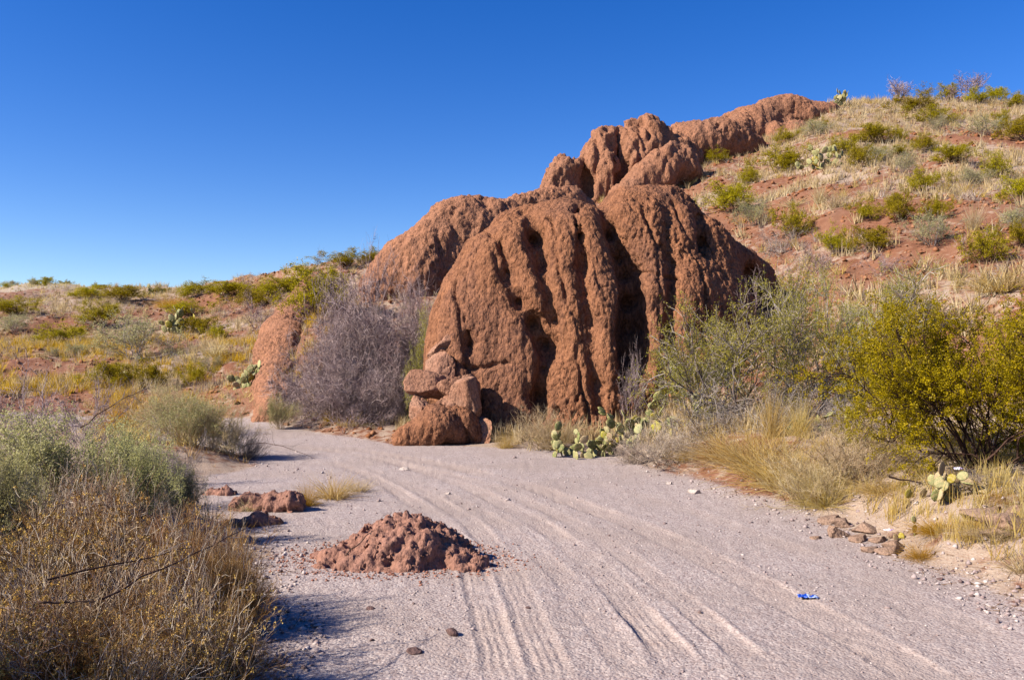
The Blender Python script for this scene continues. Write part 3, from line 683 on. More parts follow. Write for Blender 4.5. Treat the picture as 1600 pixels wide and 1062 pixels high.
scatter_stones('scree', 'red stone rubble on the low left slope', np.stack([x, y, z], -1), .03+.09*rng.random(len(x))**3, M['scree'], 28)
x, y, rng = rand_ground(12000, 4, 16, 380, 1720, 37)
z, sdv, *_ = terrain(x, y); k = (sdv > -.4) & (sdv < .4+2.2*rng.random(len(x))**2); x, y, z = x[k], y[k], z[k]
scatter_stones('rubble', 'small broken stones and earth lumps along the road edges', np.stack([x, y, z], -1), .008+.028*rng.random(len(x))**3, M['pebble'], 38)
mx, my = gp(620, 878); n = 2600; rng = np.random.default_rng(71)
a = rng.uniform(0, 6.28, n); q = np.abs(rng.normal(.95, .22, n)); x = mx+q*np.cos(a)*.86; y = my+.15+q*np.sin(a)*.62; z = terrain(x, y)[0]
scatter_stones('clay_crumbs', 'red clay crumbs spilled round the big clay mound', np.stack([x, y, z], -1), .004+.016*rng.random(n)**3, M['crumb'], 72)
print('stones', time.time()-T0)
# ------------------------------------------------------------------ plants: growing twigs, leaves and blades
def unit(v): return v/np.maximum(np.linalg.norm(v, axis=-1, keepdims=True), 1e-9)
def grow(rng, start, dirs, length, K, wander=.25, up=.0):
    """M branches of K segments; up > 0 turns them skyward, < 0 lets them droop"""
    m = len(start); pts = [start]; d = unit(dirs); p = start
    for k in range(K):
        d = unit(d+rng.normal(0, wander, (m, 3))/math.sqrt(K)*1.6+np.array((0, 0, up/K)))
        p = p+d*(length/K)[:, None]; pts.append(p)
    return np.stack(pts, 1)
def sprout(rng, paths, n, tmin, tmax, spread, outw=0.0):
    """n children for each parent branch: starts, directions, parent parameter"""
    m, k1, _ = paths.shape; idx = np.repeat(np.arange(m), n); t = rng.uniform(tmin, tmax, m*n)*(k1-1)
    i = np.minimum(t.astype(int), k1-2); f = (t-i)[:, None]
    a, b = paths[idx, i], paths[idx, i+1]
    d = unit(b-a); side = unit(rng.normal(size=d.shape)); dirs = d+side*spread*rng.uniform(.6, 1.3, (len(d), 1))
    if outw: dirs = dirs+outw*unit((a-paths[:, 0].mean(0))*np.array((1, 1, .3)))
    return a+(b-a)*f, dirs, t/(k1-1)
def tubes(rng, paths, r0, r1, sides=3):
    """3-sided twigs, or ribbons with sides=2"""
    m, k1, _ = paths.shape
    t = np.gradient(paths, axis=1); ref = rng.normal(size=(m, 1, 3)); n1 = unit(np.cross(t, ref)); n2 = unit(np.cross(t, n1))
    r = (np.asarray(r0)[..., None]*np.ones((m, 1))+(np.asarray(r1)-np.asarray(r0))[..., None]*np.linspace(0, 1, k1)[None])[..., None]
    if sides == 2: ring = np.stack([paths-n1*r, paths+n1*r], 2)
    else: ring = np.stack([paths+r*(math.cos(a)*n1+math.sin(a)*n2) for a in np.arange(sides)*2*math.pi/sides], 2)
    V = ring.reshape(-1, 3); s = sides
    base = (np.arange(m)[:, None]*k1+np.arange(k1-1)[None])*s
    fs = []
    for q in range(s if s > 2 else 1):
        q2 = (q+1) % s; fs.append(np.stack([base+q, base+q2, base+s+q2, base+s+q], -1).reshape(-1, 4))
    return V, np.concatenate(fs), np.repeat(rng.random(m), k1*s)
def leaves(rng, pos, size, aspect=.5, upbias=.3, out=None):
    """one little four-cornered leaf at each position"""
    n = len(pos); a = unit(rng.normal(size=(n, 3))+np.array((0, 0, upbias))+(0 if out is None else out)); b = unit(np.cross(a, rng.normal(size=(n, 3))))
    s = size*rng.uniform(.65, 1.35, n)[:, None]
    V = np.stack([pos, pos+a*s*.5+b*s*aspect*.5, pos+a*s, pos+a*s*.5-b*s*aspect*.5], 1).reshape(-1, 3)
    return V, np.arange(4*n).reshape(-1, 4), np.repeat(rng.random(n), 4)
def along(rng, paths, n, tmin=0., tmax=1.0):
    m, k1, _ = paths.shape; idx = np.repeat(np.arange(m), n); t = rng.uniform(tmin, tmax, m*n)*(k1-1); i = np.minimum(t.astype(int), k1-2)
    return paths[idx, i]+(paths[idx, i+1]-paths[idx, i])*(t-i)[:, None]
def join(parts):
    V, Fq, Rn, o = [], [], [], 0
    for v, f, r in parts: V.append(v); Fq.append(f+o); Rn.append(r); o += len(v)
    return np.concatenate(V), Fq, np.concatenate(Rn)
def pmesh(name, parts, mat):
    v, f, r = join(parts); four = [q for q in f if q.shape[1] == 4]; three = [q for q in f if q.shape[1] == 3]
    fs = ([np.concatenate(four)] if four else [])+([np.concatenate(three)] if three else [])
    return mesh_np(name, v, fs, M[mat], {'rnd': r})
def fan_dirs(rng, n, lo, hi):
    a = rng.uniform(0, 2*math.pi, n); e = rng.uniform(lo, hi, n)           # e: angle from vertical
    return np.stack([np.sin(e)*np.cos(a), np.sin(e)*np.sin(a), np.cos(e)], -1)

M['creosote'] = m_plant('creosote_leaf', [(0, (.25, .22, .003)), (.4, (.49, .395, .003)), (.8, (.68, .53, .004)), (1, (.82, .62, .02))], .55, .42, .16, .2)
M['creosote_hill'] = m_plant('creosote_leaf_hill', [(0, (.32, .27, .02)), (.5, (.54, .45, .03)), (1, (.70, .58, .12))], .6, .42, .2, .2)
M['twig_grey'] = m_plant('grey_twig', [(0, (.20, .155, .14)), (.6, (.38, .32, .295)), (1, (.56, .50, .47))], .9)
M['twig_dark'] = m_plant('dark_twig', [(0, (.06, .035, .028)), (1, (.14, .09, .07))], .9)
M['twig_purple'] = m_plant('bare_twig', [(0, (.24, .165, .165)), (.5, (.42, .315, .31)), (1, (.62, .50, .49))], .9, 0, .14)
M['twig_tan'] = m_plant('tan_twig', [(0, (.56, .40, .22)), (.5, (.80, .62, .41)), (1, (.94, .80, .58))], .9, .35, .14)
M['straw'] = m_plant('straw', [(0, (.68, .46, .16)), (.5, (.90, .68, .31)), (1, (.97, .82, .48))], .75, .58, .14)
M['straw_pale'] = m_plant('straw_pale', [(0, (.60, .44, .23)), (.5, (.82, .65, .39)), (1, (.95, .84, .60))], .75, .42, .12)
M['straw_gold'] = m_plant('straw_gold', [(0, (.55, .31, .05)), (.5, (.78, .51, .13)), (1, (.90, .66, .26))], .75, .42, .14)
M['beige'] = m_plant('beige_twig', [(0, (.50, .38, .30)), (.5, (.70, .57, .47)), (1, (.85, .73, .62))], .9, .3, .1)
M['saltbush'] = m_plant('saltbush_leaf', [(0, (.34, .32, .13)), (.5, (.62, .59, .29)), (1, (.86, .82, .50))], .8, .5, .14)
M['palegreen'] = m_plant('pale_green_leaf', [(0, (.34, .33, .13)), (.5, (.50, .48, .22)), (1, (.64, .60, .34))], .8, .25, .12)
M['mesquite'] = m_plant('mesquite_leaf', [(0, (.34, .32, .06)), (.5, (.56, .52, .12)), (1, (.72, .65, .24))], .7, .42, .14)
M['weed'] = m_plant('dry_weed_stem', [(0, (.17, .085, .05)), (.45, (.42, .28, .19)), (.8, (.72, .58, .46)), (1, (.95, .84, .74))], .9, 0, .12)
M['seed'] = m_plant('seed_head', [(0, (.36, .19, .07)), (.5, (.58, .36, .14)), (1, (.80, .57, .27))], .9, .1, .12)
M['duff'] = m_plant('leaf_litter', [(0, (.12, .055, .025)), (.6, (.24, .12, .055)), (1, (.38, .22, .11))], .9, .1, .1)

PROTO = {}
def proto(name, fn, n):
    PROTO[name] = [fn(np.random.default_rng(hash_name(name)+i)) for i in range(n)]
def hash_name(s): return sum(ord(c)*(i+3) for i, c in enumerate(s)) % 9999
def norm(parts_, w=1.0, h=1.0):
    """scale all parts of a prototype to unit width and height"""
    V = np.concatenate([p[0] for lst in parts_ for p in lst]); hi = np.percentile(V[:, 2], 99.3); wd = np.percentile(np.abs(V[:, :2]), 98.5)*2
    s = np.array((w/wd, w/wd, h/hi)); return [[(p[0]*s, p[1], p[2]) for p in lst] for lst in parts_]
def shrub(rng, stems, lo, hi, l2, l3, lf, lsize, aspect=.5, spread=.6, wander=.25, up=.25, thick=.012, t2=.3, t3=.2, ribbons=True, base=.08, l3len=.22, l2len=.5, upb=.3, clump=0):
    st = np.zeros((stems, 3)); st[:, :2] = rng.normal(0, base, (stems, 2))
    A = grow(rng, st, fan_dirs(rng, stems, lo, hi), rng.uniform(.5, 1.1, stems), 6, wander, up)
    tw = [tubes(rng, A, np.full(stems, thick), np.full(stems, thick*.35))]
    s, d, t = sprout(rng, A, l2, t2, 1, spread); n2 = len(s)
    Bp = grow(rng, s, d, l2len*rng.uniform(.6, 1.1, n2)*(1.15-t*.6), 4, wander*1.1, up)
    tw.append(tubes(rng, Bp, np.full(n2, thick*.45), np.full(n2, thick*.18)))
    s, d, t = sprout(rng, Bp, l3, t3, 1, spread*1.1); n3 = len(s)
    C = grow(rng, s, d, l3len*rng.uniform(.5, 1.2, n3), 3, wander*1.2, up*.6)
    tw.append(tubes(rng, C, np.full(n3, thick*.2), np.full(n3, thick*.1), 2 if ribbons else 3))
    out = [tw]
    if lf:
        if clump:                                        # leaves in little bunches of one shade
            cen = along(rng, C, max(1, lf//clump), .3, 1.05); m = len(cen); pos = np.repeat(cen, clump, 0)
            v, f, r = leaves(rng, pos+rng.normal(0, lsize*.75, pos.shape), lsize, aspect, upb)
            r = np.repeat(np.clip(np.repeat(rng.random(m), clump)*.75+rng.random(m*clump)*.25, 0, 1), 4); out.append([(v, f, r)])
        else:
            pos = along(rng, C, lf, .25, 1.05)
            out.append([leaves(rng, pos+rng.normal(0, lsize*.35, pos.shape), lsize, aspect, upb)])
    return out, C
def leafy(rng, leafm, twigm, **k):
    o, C = shrub(rng, **k); o = norm(o); return [('branches', pmesh('branches', o[0], twigm)), ('foliage', pmesh('foliage', o[1], leafm))]
def bare(rng, twigm, **k):
    o, C = shrub(rng, lf=0, lsize=0, **k); o = norm(o); return [('branches', pmesh('branches', o[0][:2], twigm)), ('twigs', pmesh('twigs', o[0][2:], twigm))]
def grass_clump(rng, n, lo, hi, mat, w=.006, droop=-.7, base=.10, K=4, heads=0):
    st = np.zeros((n, 3)); st[:, :2] = rng.normal(0, base, (n, 2)); A = grow(rng, st, fan_dirs(rng, n, lo, hi)+st*2.5, rng.uniform(.45, 1.1, n), K, .12, droop)
    p = [tubes(rng, A, rng.uniform(.6, 1.2, n)*w, np.full(n, w*.15), 2)]
    if heads: p.append(leaves(rng, along(rng, A[:n//3], heads, .7, 1), .05, .25, .8))
    o = norm([p]); return [('blades', pmesh('blades', o[0], mat))]

proto('creosote_big', lambda r: leafy(r, 'creosote', 'twig_dark', stems=26, lo=.1, hi=1.15, l2=8, l3=8, lf=63, clump=7, lsize=.0115, aspect=.55, thick=.008, t2=.38, spread=.75, wander=.3, l3len=.2, l2len=.45), 1)
proto('creosote', lambda r: leafy(r, 'creosote_hill', 'twig_dark', stems=14, lo=.1, hi=1.15, l2=7, l3=7, lf=15, clump=5, lsize=.034, aspect=.55, thick=.010, t2=.3, spread=.7, wander=.3), 3)
proto('mesquite', lambda r: leafy(r, 'mesquite', 'twig_grey', stems=8, lo=.15, hi=1.1, l2=11, l3=13, lf=18, lsize=.0165, aspect=.32, thick=.010, t2=.25, spread=.65, wander=.35, l2len=.55, l3len=.2), 2)
proto('thicket', lambda r: bare(r, 'twig_purple', stems=30, lo=.05, hi=1.25, l2=14, l3=24, thick=.0062, t2=.15, spread=.8, wander=.45, up=.15, l2len=.42, l3len=.17, base=.16), 2)
proto('bare_bush', lambda r: bare(r, 'twig_purple', stems=10, lo=.1, hi=.95, l2=10, l3=12, thick=.0075, t2=.25, spread=.7, wander=.35, l2len=.45, l3len=.16), 2)
proto('dead_brush', lambda r: bare(r, 'twig_grey', stems=22, lo=.5, hi=1.5, l2=10, l3=10, thick=.007, t2=.1, spread=.9, wander=.6, up=-.1, l2len=.5, l3len=.2, base=.2), 2)
proto('tan_bush', lambda r: bare(r, 'twig_tan', stems=50, lo=.0, hi=1.2, l2=9, l3=9, thick=.0065, t2=.15, spread=.5, wander=.3, up=.3, l2len=.42, l3len=.17, base=.16, ribbons=True), 2)
proto('beige_bush', lambda r: bare(r, 'beige', stems=50, lo=.0, hi=1.35, l2=9, l3=10, thick=.0065, t2=.15, spread=.6, wander=.35, up=.3, l2len=.42, l3len=.15, base=.2), 2)
M['brown'] = m_plant('brown_twig', [(0, (.18, .08, .03)), (.6, (.46, .26, .12)), (1, (.76, .53, .30))], .9, .2, .1)
proto('brown_bush', lambda r: bare(r, 'brown', stems=70, lo=.0, hi=1.1, l2=11, l3=14, thick=.0065, t2=.1, spread=.5, wander=.3, up=.3, l2len=.42, l3len=.17, base=.18), 1)
proto('grey_bush', lambda r: leafy(r, 'saltbush', 'twig_grey', stems=16, lo=.05, hi=1.15, l2=9, l3=8, lf=6, lsize=.032, aspect=.35, thick=.008, t2=.2, spread=.7, wander=.3), 3)
proto('saltbush', lambda r: leafy(r, 'saltbush', 'twig_grey', stems=26, lo=.05, hi=1.1, l2=9, l3=8, lf=12, clump=4, lsize=.028, aspect=.42, thick=.006, t2=.2, spread=.55, wander=.28, up=.35), 2)
proto('pale_bush', lambda r: leafy(r, 'palegreen', 'twig_tan', stems=40, lo=.0, hi=1.1, l2=9, l3=9, lf=6, lsize=.035, aspect=.14, thick=.006, t2=.2, spread=.4, wander=.2, up=.4, upb=1.2), 2)
proto('grass', lambda r: grass_clump(r, 420, .0, .75, 'straw', .006), 3)
proto('grass_dense', lambda r: grass_clump(r, 800, .0, 1.15, 'straw', .0055, -.6, .2, 4), 2)
proto('grass_pale', lambda r: grass_clump(r, 260, .0, .7, 'straw_pale', .008, -.6), 3)
proto('grass_gold', lambda r: grass_clump(r, 900, .0, 1.05, 'straw_gold', .0045, -.9, .14), 2)
def weed(rng):
    n = 46; st = np.zeros((n, 3)); st[:, :2] = rng.normal(0, .14, (n, 2))
    A = grow(rng, st, fan_dirs(rng, n, .0, .75), rng.uniform(.55, 1.05, n), 6, .22, .2)
    s, d, t = sprout(rng, A, 7, .25, 1, .5); Bp = grow(rng, s, d, .26*rng.uniform(.5, 1.2, len(s)), 3, .3, .2)
    s, d, t = sprout(rng, Bp, 4, .2, 1, .7); C = grow(rng, s, d, .10*rng.uniform(.5, 1.3, len(s)), 2, .3, .1)
    tw = [tubes(rng, A, np.full(n, .0045), np.full(n, .0022)), tubes(rng, Bp, np.full(len(Bp), .0026), np.full(len(Bp), .0013)), tubes(rng, C, np.full(len(C), .0016), np.full(len(C), .001), 2)]
    ends = np.concatenate([Bp[rng.random(len(Bp)) < .5, -1], C[rng.random(len(C)) < .2, -1]]); k = 13
    pos = np.repeat(ends, k, 0); sd_ = [leaves(rng, pos+rng.normal(0, .008, pos.shape), .0145, .75, .0)]
    o = norm([tw, sd_]); return [('stems', pmesh('stems', o[0], 'weed')), ('seed_heads', pmesh('seed_heads', o[1], 'seed'))]
proto('weed', weed, 3)
def bristle(rng):
    n = 260; st = np.zeros((n, 3)); st[:, :2] = rng.normal(0, .2, (n, 2)); A = grow(rng, st, fan_dirs(rng, n, .0, 1.0), rng.uniform(.4, 1.05, n), 5, .2, .0)
    s, d, t = sprout(rng, A, 7, .25, 1, .45); Bp = grow(rng, s, d, .22*rng.uniform(.4, 1.2, len(s)), 3, .3, .0)
    o = norm([[tubes(rng, A, np.full(n, .0032), np.full(n, .0014)), tubes(rng, Bp, np.full(len(Bp), .0016), np.full(len(Bp), .0008), 2)]])
    return [('stems', pmesh('stems', o[0], 'weed'))]
proto('bristle', bristle, 2)
def bare_tree(rng):
    n = 1; A = grow(rng, np.zeros((3, 3)), fan_dirs(rng, 3, .1, .5), rng.uniform(.4, .55, 3), 5, .3, .2)
    s, d, t = sprout(rng, A, 7, .35, 1, .7); Bp = grow(rng, s, d, rng.uniform(.3, .55, len(s)), 5, .35, .15)
    s, d, t = sprout(rng, Bp, 10, .2, 1, .7); C = grow(rng, s, d, rng.uniform(.1, .3, len(s)), 4, .35, .1)
    s, d, t = sprout(rng, C, 5, .3, 1, .7); D = grow(rng, s, d, rng.uniform(.05, .14, len(s)), 3, .35, .1)
    tr = [tubes(rng, A, np.full(3, .03), np.full(3, .014), 5)]
    cr = [tubes(rng, Bp, np.full(len(Bp), .010), np.full(len(Bp), .004)), tubes(rng, C, np.full(len(C), .005), np.full(len(C), .0025)), tubes(rng, D, np.full(len(D), .003), np.full(len(D), .002), 2)]
    o = norm([tr, cr]); return [('trunk', pmesh('trunk', o[0], 'twig_grey')), ('crown', pmesh('crown', o[1], 'twig_purple'))]
proto('bare_tree', bare_tree, 2)
print('protos', time.time()-T0)
VR = np.random.default_rng(77)
CNT = {}
NAMES = {'creosote_big': 'creosote_bush', 'creosote': 'creosote_bush', 'mesquite': 'mesquite_tree', 'thicket': 'bare_thicket_bush', 'bare_bush': 'bare_bush', 'dead_brush': 'dead_brush',
         'tan_bush': 'dry_bush', 'brown_bush': 'dry_bush', 'beige_bush': 'dry_bush', 'grey_bush': 'grey_bush', 'saltbush': 'saltbush', 'pale_bush': 'pale_green_bush', 'grass': 'grass_clump', 'grass_dense': 'grass_clump',
         'grass_pale': 'grass_clump', 'grass_gold': 'grass_clump', 'weed': 'dry_weed', 'bristle': 'dry_weed', 'bare_tree': 'bare_tree'}
CATS = {'creosote_bush': 'bush', 'mesquite_tree': 'tree', 'bare_thicket_bush': 'bush', 'bare_bush': 'bush', 'dead_brush': 'brush', 'dry_bush': 'bush', 'grey_bush': 'bush', 'saltbush': 'bush',
        'pale_green_bush': 'bush', 'grass_clump': 'grass', 'dry_weed': 'weed', 'bare_tree': 'tree'}
def place(kind, loc, w, h, label, group=None, rz=None, lean=(0, 0), var=None):
    """one plant of that kind: an Empty at its foot with its parts"""
    k = CNT.get(kind, 0); CNT[kind] = k+1; pr = PROTO[kind]; parts_ = pr[(k if var is None else var) % len(pr)]
    nm = NAMES[kind]; o = link(nm, None, loc=loc, rot=(lean[0], lean[1], VR.uniform(0, 6.28) if rz is None else rz), scale=(w, w, h))
    tag(o, label, CATS[nm], group)
    for n, me in parts_: link(n, me, o)
    return o
def hill(kind, px, py, wpx, hpx, label, group=None, **kw):
    """a plant whose foot shows at that spot of the land"""
    g = at(px, py); s = g[1]/F_PX; return place(kind, g-np.array((0, 0, .03)), wpx*s*kw.pop('grow', 1.4), hpx*s*1.22, label, group, **kw)
def near(kind, px, d, wpx, top, label, group=None, **kw):
    """a plant standing at distance d, its top showing at row top"""
    g = on(px, d); h = EYE+(HORIZON-top)/F_PX*d-g[2]; return place(kind, g-np.array((0, 0, .03)), wpx*d/F_PX, max(h, .1), label, group, **kw)
# ------------------------------------------------------------------ prickly pears: every pad its own piece
def pad_mesh(name, mat, seed):
    rng = np.random.default_rng(seed); nu, nv = 10, 5; V = [(0, 0, 0)]
    for j in range(1, nv+1):
        v = j/(nv+1); zz = v
        rr = .40*math.sin(math.pi*v**.82)**.62*(.82+.3*v)
        for i in range(nu):
            a = 2*math.pi*i/nu; V.append((rr*math.cos(a), .17*rr*math.sin(a)+.05*rr*rr*math.sin(seed), zz))
    V.append((0, .02*math.sin(seed), 1.0)); V = np.array(V); V[:, :2] *= (1+.06*rng.normal(size=(len(V), 1)))
    tri, quad = [], []
    for i in range(nu):
        i2 = (i+1) % nu; tri.append((0, 1+i2, 1+i)); l = 1+(nv-1)*nu; tri.append((l+i, l+i2, len(V)-1))
        for j in range(nv-1): a = 1+j*nu; quad.append((a+i, a+i2, a+nu+i2, a+nu+i))
    return mesh_np(name, V, [np.array(quad), np.array(tri)], M[mat], {'rnd': np.full(len(V), rng.random())}, smooth=True)
def m_pad(name, stops):
    m = m_plant(name, stops, .62, 0, .16, .25); nt = m.node_tree; b = nt.nodes['Principled BSDF']
    tc = nt.nodes.new('ShaderNodeTexCoord').outputs['Object']
    v = nd(nt, 'ShaderNodeTexVoronoi', Scale=11.0); nt.links.new(tc, v.inputs['Vector'])
    src = b.inputs['Base Color'].links[0].from_socket
    c = mixc(nt, ramp(nt, v.outputs['Distance'], [(.10, (.9, .9, .9)), (.2, (0, 0, 0))]), src, (.30, .20, .10))
    c = mixc(nt, ramp(nt, noise(nt, tc, 4, 5), [(.48, (0, 0, 0)), (.62, (.7, .7, .7))]), c, (.36, .27, .13))
    nt.links.new(c, b.inputs['Base Color']); bump(nt, b, v.outputs['Distance'], .3, .02); return m
M['pad'] = m_pad('cactus_pad', [(0, (.13, .15, .055)), (.5, (.24, .25, .10)), (1, (.46, .44, .24))])
M['pad_yellow'] = m_pad('cactus_pad_yellow', [(0, (.36, .31, .05)), (1, (.46, .40, .09))])
M['pad_dead'] = m_pad('cactus_pad_dead', [(0, (.34, .25, .15)), (1, (.52, .43, .30))])
PADS = [pad_mesh('pad', 'pad', i+1) for i in range(5)]; PADS_Y = [pad_mesh('pad', 'pad_yellow', 9)]; PADS_D = [pad_mesh('pad', 'pad_dead', i+12) for i in range(2)]
def cactus(loc, w, h, n, label, pad=.17, seed=1, dead=.08, yellow=.05, group=None):
    """pads sprouting from the rims of older pads"""
    rng = np.random.default_rng(seed); o = link('prickly_pear', None, loc=loc); tag(o, label, 'cactus', group)
    from mathutils import Matrix, Euler
    live = []
    while len(live) < n:
        if len(live) < max(3, n//4) or rng.random() < .12:
            p = Vector((rng.normal(0, w*.24), rng.normal(0, w*.16), -.02)); e = Euler((rng.normal(0, .35), rng.normal(0, .45), rng.uniform(0, 6.28))); lev = 0
        else:
            q = live[int(rng.integers(len(live)))]
            if q[3] >= 6: continue
            a = rng.uniform(-.75, .75); loc_ = Vector((.36*math.sin(a), 0, .55+.42*math.cos(a)))*q[2]
            p = q[1] @ loc_; e = (q[1].to_3x3() @ Euler((rng.normal(0, .3), a*.9+rng.normal(0, .2), rng.normal(0, .8))).to_matrix()).to_euler(); lev = q[3]+1
            if p.z > h or abs(p.x) > w*.55: continue
        s = pad*rng.uniform(.75, 1.2); mt = Matrix.Translation(p) @ e.to_matrix().to_4x4(); live.append((p, mt, s, lev))
        r_ = rng.random(); pool = PADS_D if r_ < dead else PADS_Y if r_ < dead+yellow else PADS
        link('pad', pool[int(rng.integers(len(pool)))], o, p, e, (s, s, s))
    return o
def hcactus(px, py, wpx, hpx, n, label, padpx, seed, **kw):
    g = at(px, py); s = g[1]/F_PX; return cactus(g, wpx*s, hpx*s, n, label, padpx*s, seed, **kw)
g = on(925, 14.8); cactus(g, 1.3, .55, 90, 'low green prickly pear spilling onto the gravel below the big rock', .18, 3, group=None)
g = on(1005, 15.3); cactus(g, 1.3, 1.15, 130, 'tall prickly pear with yellow pads left of the dead brush', .21, 5, .12, .12)
g = on(1085, 15.4); cactus(g, .9, .8, 40, 'grey prickly pear half hidden in the dead brush', .165, 6, .3, 0)
g = on(1258, 13.0); cactus(g, .7, .55, 14, 'shaded prickly pear under the mesquite beside tall straw stalks', .17, 8, .15, 0)
g = on(1330, 11.6); cactus(g, .6, .4, 12, 'small prickly pear behind the tan bush under the creosote', .16, 9, .1, 0)
g = on(1300, 14.6); cactus(g, .5, 1.0, 10, 'pale single-stemmed prickly pear between the two mesquites', .2, 10, .3, .0)
g = on(1466, 8.2); cactus(g, .6, .40, 34, 'shrivelled brown and green prickly pear under the big creosote', .135, 11, .45, .1)
g = on(1412, 7.75); cactus(g, .2, .2, 5, 'tiny pale prickly pear at the stones on the right bank', .10, 12, .5, .2)
hcactus(1290, 262, 76, 30, 60, 'wide grey prickly pear patch in the middle of the right hillside', 11, 20)
hcactus(1306, 168, 46, 20, 34, 'prickly pear on the skyline at the right end of the rock ridge', 9, 21)
hcactus(282, 520, 60, 36, 44, 'bright prickly pear standing up on the left slope', 12, 22, dead=.05)
hcactus(235, 464, 28, 14, 14, 'small dark prickly pear on the left skyline', 8, 23)
hcactus(350, 462, 18, 10, 9, 'tiny prickly pear among bushes near the left skyline', 7, 24)
hcactus(379, 606, 56, 42, 46, 'prickly pear with shaded hollow beside the leaning rock rib', 13, 25)
hcactus(222, 598, 50, 26, 20, 'prickly pear poking out of a yellow-green bush on the left bank', 11, 26, yellow=.3)
print('cacti', time.time()-T0)

# ------------------------------------------------------------------ bushes beside the road, right
near('creosote_big', 1530, 8.7, 400, 448, 'big yellow-green creosote bush leaning over the right bank', var=0, rz=.6)
near('creosote_big', 1395, 10.6, 190, 520, 'olive creosote bush behind the tan bush at the right bank', rz=2.2)
near('creosote_big', 1650, 9.6, 330, 500, 'creosote bush cut off by the right edge of the picture', rz=3.9)
near('mesquite', 1150, 15.0, 300, 425, 'sparse grey-green mesquite spreading in front of the big rock', rz=.4)
near('mesquite', 1250, 14.3, 190, 420, 'upright mesquite with pale bare branches at the right foot of the big rock', rz=2.0)
near('mesquite', 1318, 14.6, 150, 425, 'slender grey mesquite standing on the straw slope', rz=4.0)
near('mesquite', 1400, 16.0, 190, 415, 'spreading mesquite above the olive creosote', rz=5.0)
near('mesquite', 1090, 15.6, 180, 500, 'low mesquite bough hanging over the tall prickly pear', rz=1.0)
near('dead_brush', 1110, 14.2, 200, 585, 'tangle of dead grey branches left of the straw stalks')
near('dead_brush', 1215, 13.4, 190, 580, 'dead grey brush heaped at the mesquite foot')
near('dead_brush', 1345, 12.2, 170, 590, 'dead grey brush behind the tan bush')
near('dead_brush', 1530, 8.3, 170, 720, 'dry dark brush in the shade under the big creosote')
near('bare_bush', 985, 16.9, 70, 535, 'bare purple bush in the cleft foot of the big rock')
near('bare_bush', 1180, 19.0, 120, 420, 'pale bare branches against the dark right side of the big rock')
near('grass_dense', 1190, 11.4, 230, 636, 'pale golden fluffy grass clump on the right verge')
near('grass_dense', 1240, 10.4, 220, 668, 'second fluffy golden clump overhanging the gravel')
near('grass_dense', 1135, 12.4, 150, 655, 'pale straw clump between the beige bush and the golden clumps')
near('grass_dense', 1290, 9.5, 150, 720, 'straw clump spilling to the gravel below the small tan bush')
near('grass_dense', 1385, 8.9, 150, 735, 'straw clump at the right foot of the large tan bush')
near('grass_dense', 1455, 9.2, 150, 720, 'straw clump in the shade of the big creosote')
near('grass_gold', 1585, 7.6, 130, 790, 'golden clump behind the ledge stones at the right edge')
near('grass', 1070, 13.0, 60, 690, 'short straw tuft at the gravel edge by the beige bush')
near('tan_bush', 1335, 9.7, 240, 650, 'large tan fine-twigged bush on the right bank')
near('tan_bush', 1270, 9.6, 170, 705, 'small tan bush between golden grass and large tan bush')
near('beige_bush', 1045, 13.2, 190, 652, 'rounded pinkish-beige bush in front of the prickly pears')
near('beige_bush', 990, 13.7, 80, 685, 'small beige bush at the gravel edge beside low prickly pear')
near('tan_bush', 850, 15.9, 150, 632, 'straw-coloured bush against the foot of the big rock')
near('grass', 870, 15.9, 60, 650, 'straw clump between the rock-foot bush and the low prickly pear')
near('grass', 790, 16.2, 50, 668, 'thin straw tuft at the left foot of the big rock')
near('grass', 1205, 12.7, 60, 590, 'tall straw stalks standing above the fluffy golden clump')
near('grass', 1250, 12.4, 50, 600, 'shorter straw stalks right of the tall ones')
near('grass_gold', 1470, 7.5, 150, 800, 'golden grass clump in front of the shrivelled prickly pear')
near('grass_gold', 1440, 7.15, 80, 835, 'flattened golden grass at the gravel edge')
near('tan_bush', 1570, 6.9, 170, 820, 'tan bush at the right edge above the gravel')
near('grass_pale', 1600, 6.3, 110, 850, 'pale grass fan in the right corner of the verge')
near('grass_gold', 1545, 7.3, 110, 815, 'golden grass along the ledge stones')
near('grass', 1420, 8.6, 70, 790, 'dry tuft behind the bank stones')
near('grass_gold', 706, 18.0, 22, 634, 'small yellow tuft growing on the flat pink boulder')

# ------------------------------------------------------------------ thicket left of the big rock
near('thicket', 575, 21.0, 260, 430, 'dense purple-grey bare thicket filling the gap beside the big rock', rz=.3)
near('thicket', 520, 20.6, 160, 490, 'left shoulder of the bare thicket against the rock rib', rz=1.3)
near('thicket', 635, 20.9, 200, 450, 'right part of the bare thicket towards the boulders', rz=2.6)
near('thicket', 545, 19.9, 170, 560, 'lower front bulge of the bare thicket', rz=3.6)
near('thicket', 600, 19.8, 150, 555, 'front bare bush beside the boulder heap', rz=4.6)
near('bare_bush', 575, 24.0, 130, 372, 'tall spindly bare bush rising above the thicket', rz=.5)
near('bare_bush', 520, 23.5, 110, 400, 'bare bush at the top of the rock rib', rz=1.5)
near('bare_bush', 640, 24.6, 110, 415, 'bare bush under the smooth rock ridge', rz=2.5)
near('mesquite', 668, 19.4, 62, 475, 'light green shoots beside the notch of the big rock', rz=2)
near('mesquite', 655, 18.7, 60, 570, 'low light green bush just left of the boulder heap', rz=4)
near('creosote', 500, 25.5, 110, 415, 'yellow-green bush crowning the bank above the rock rib')
near('pale_bush', 436, 19.6, 64, 614, 'pale green round bush at the far gravel edge')
near('grass_gold', 655, 18.4, 44, 645, 'golden tuft in the shade beside the lowest boulder')
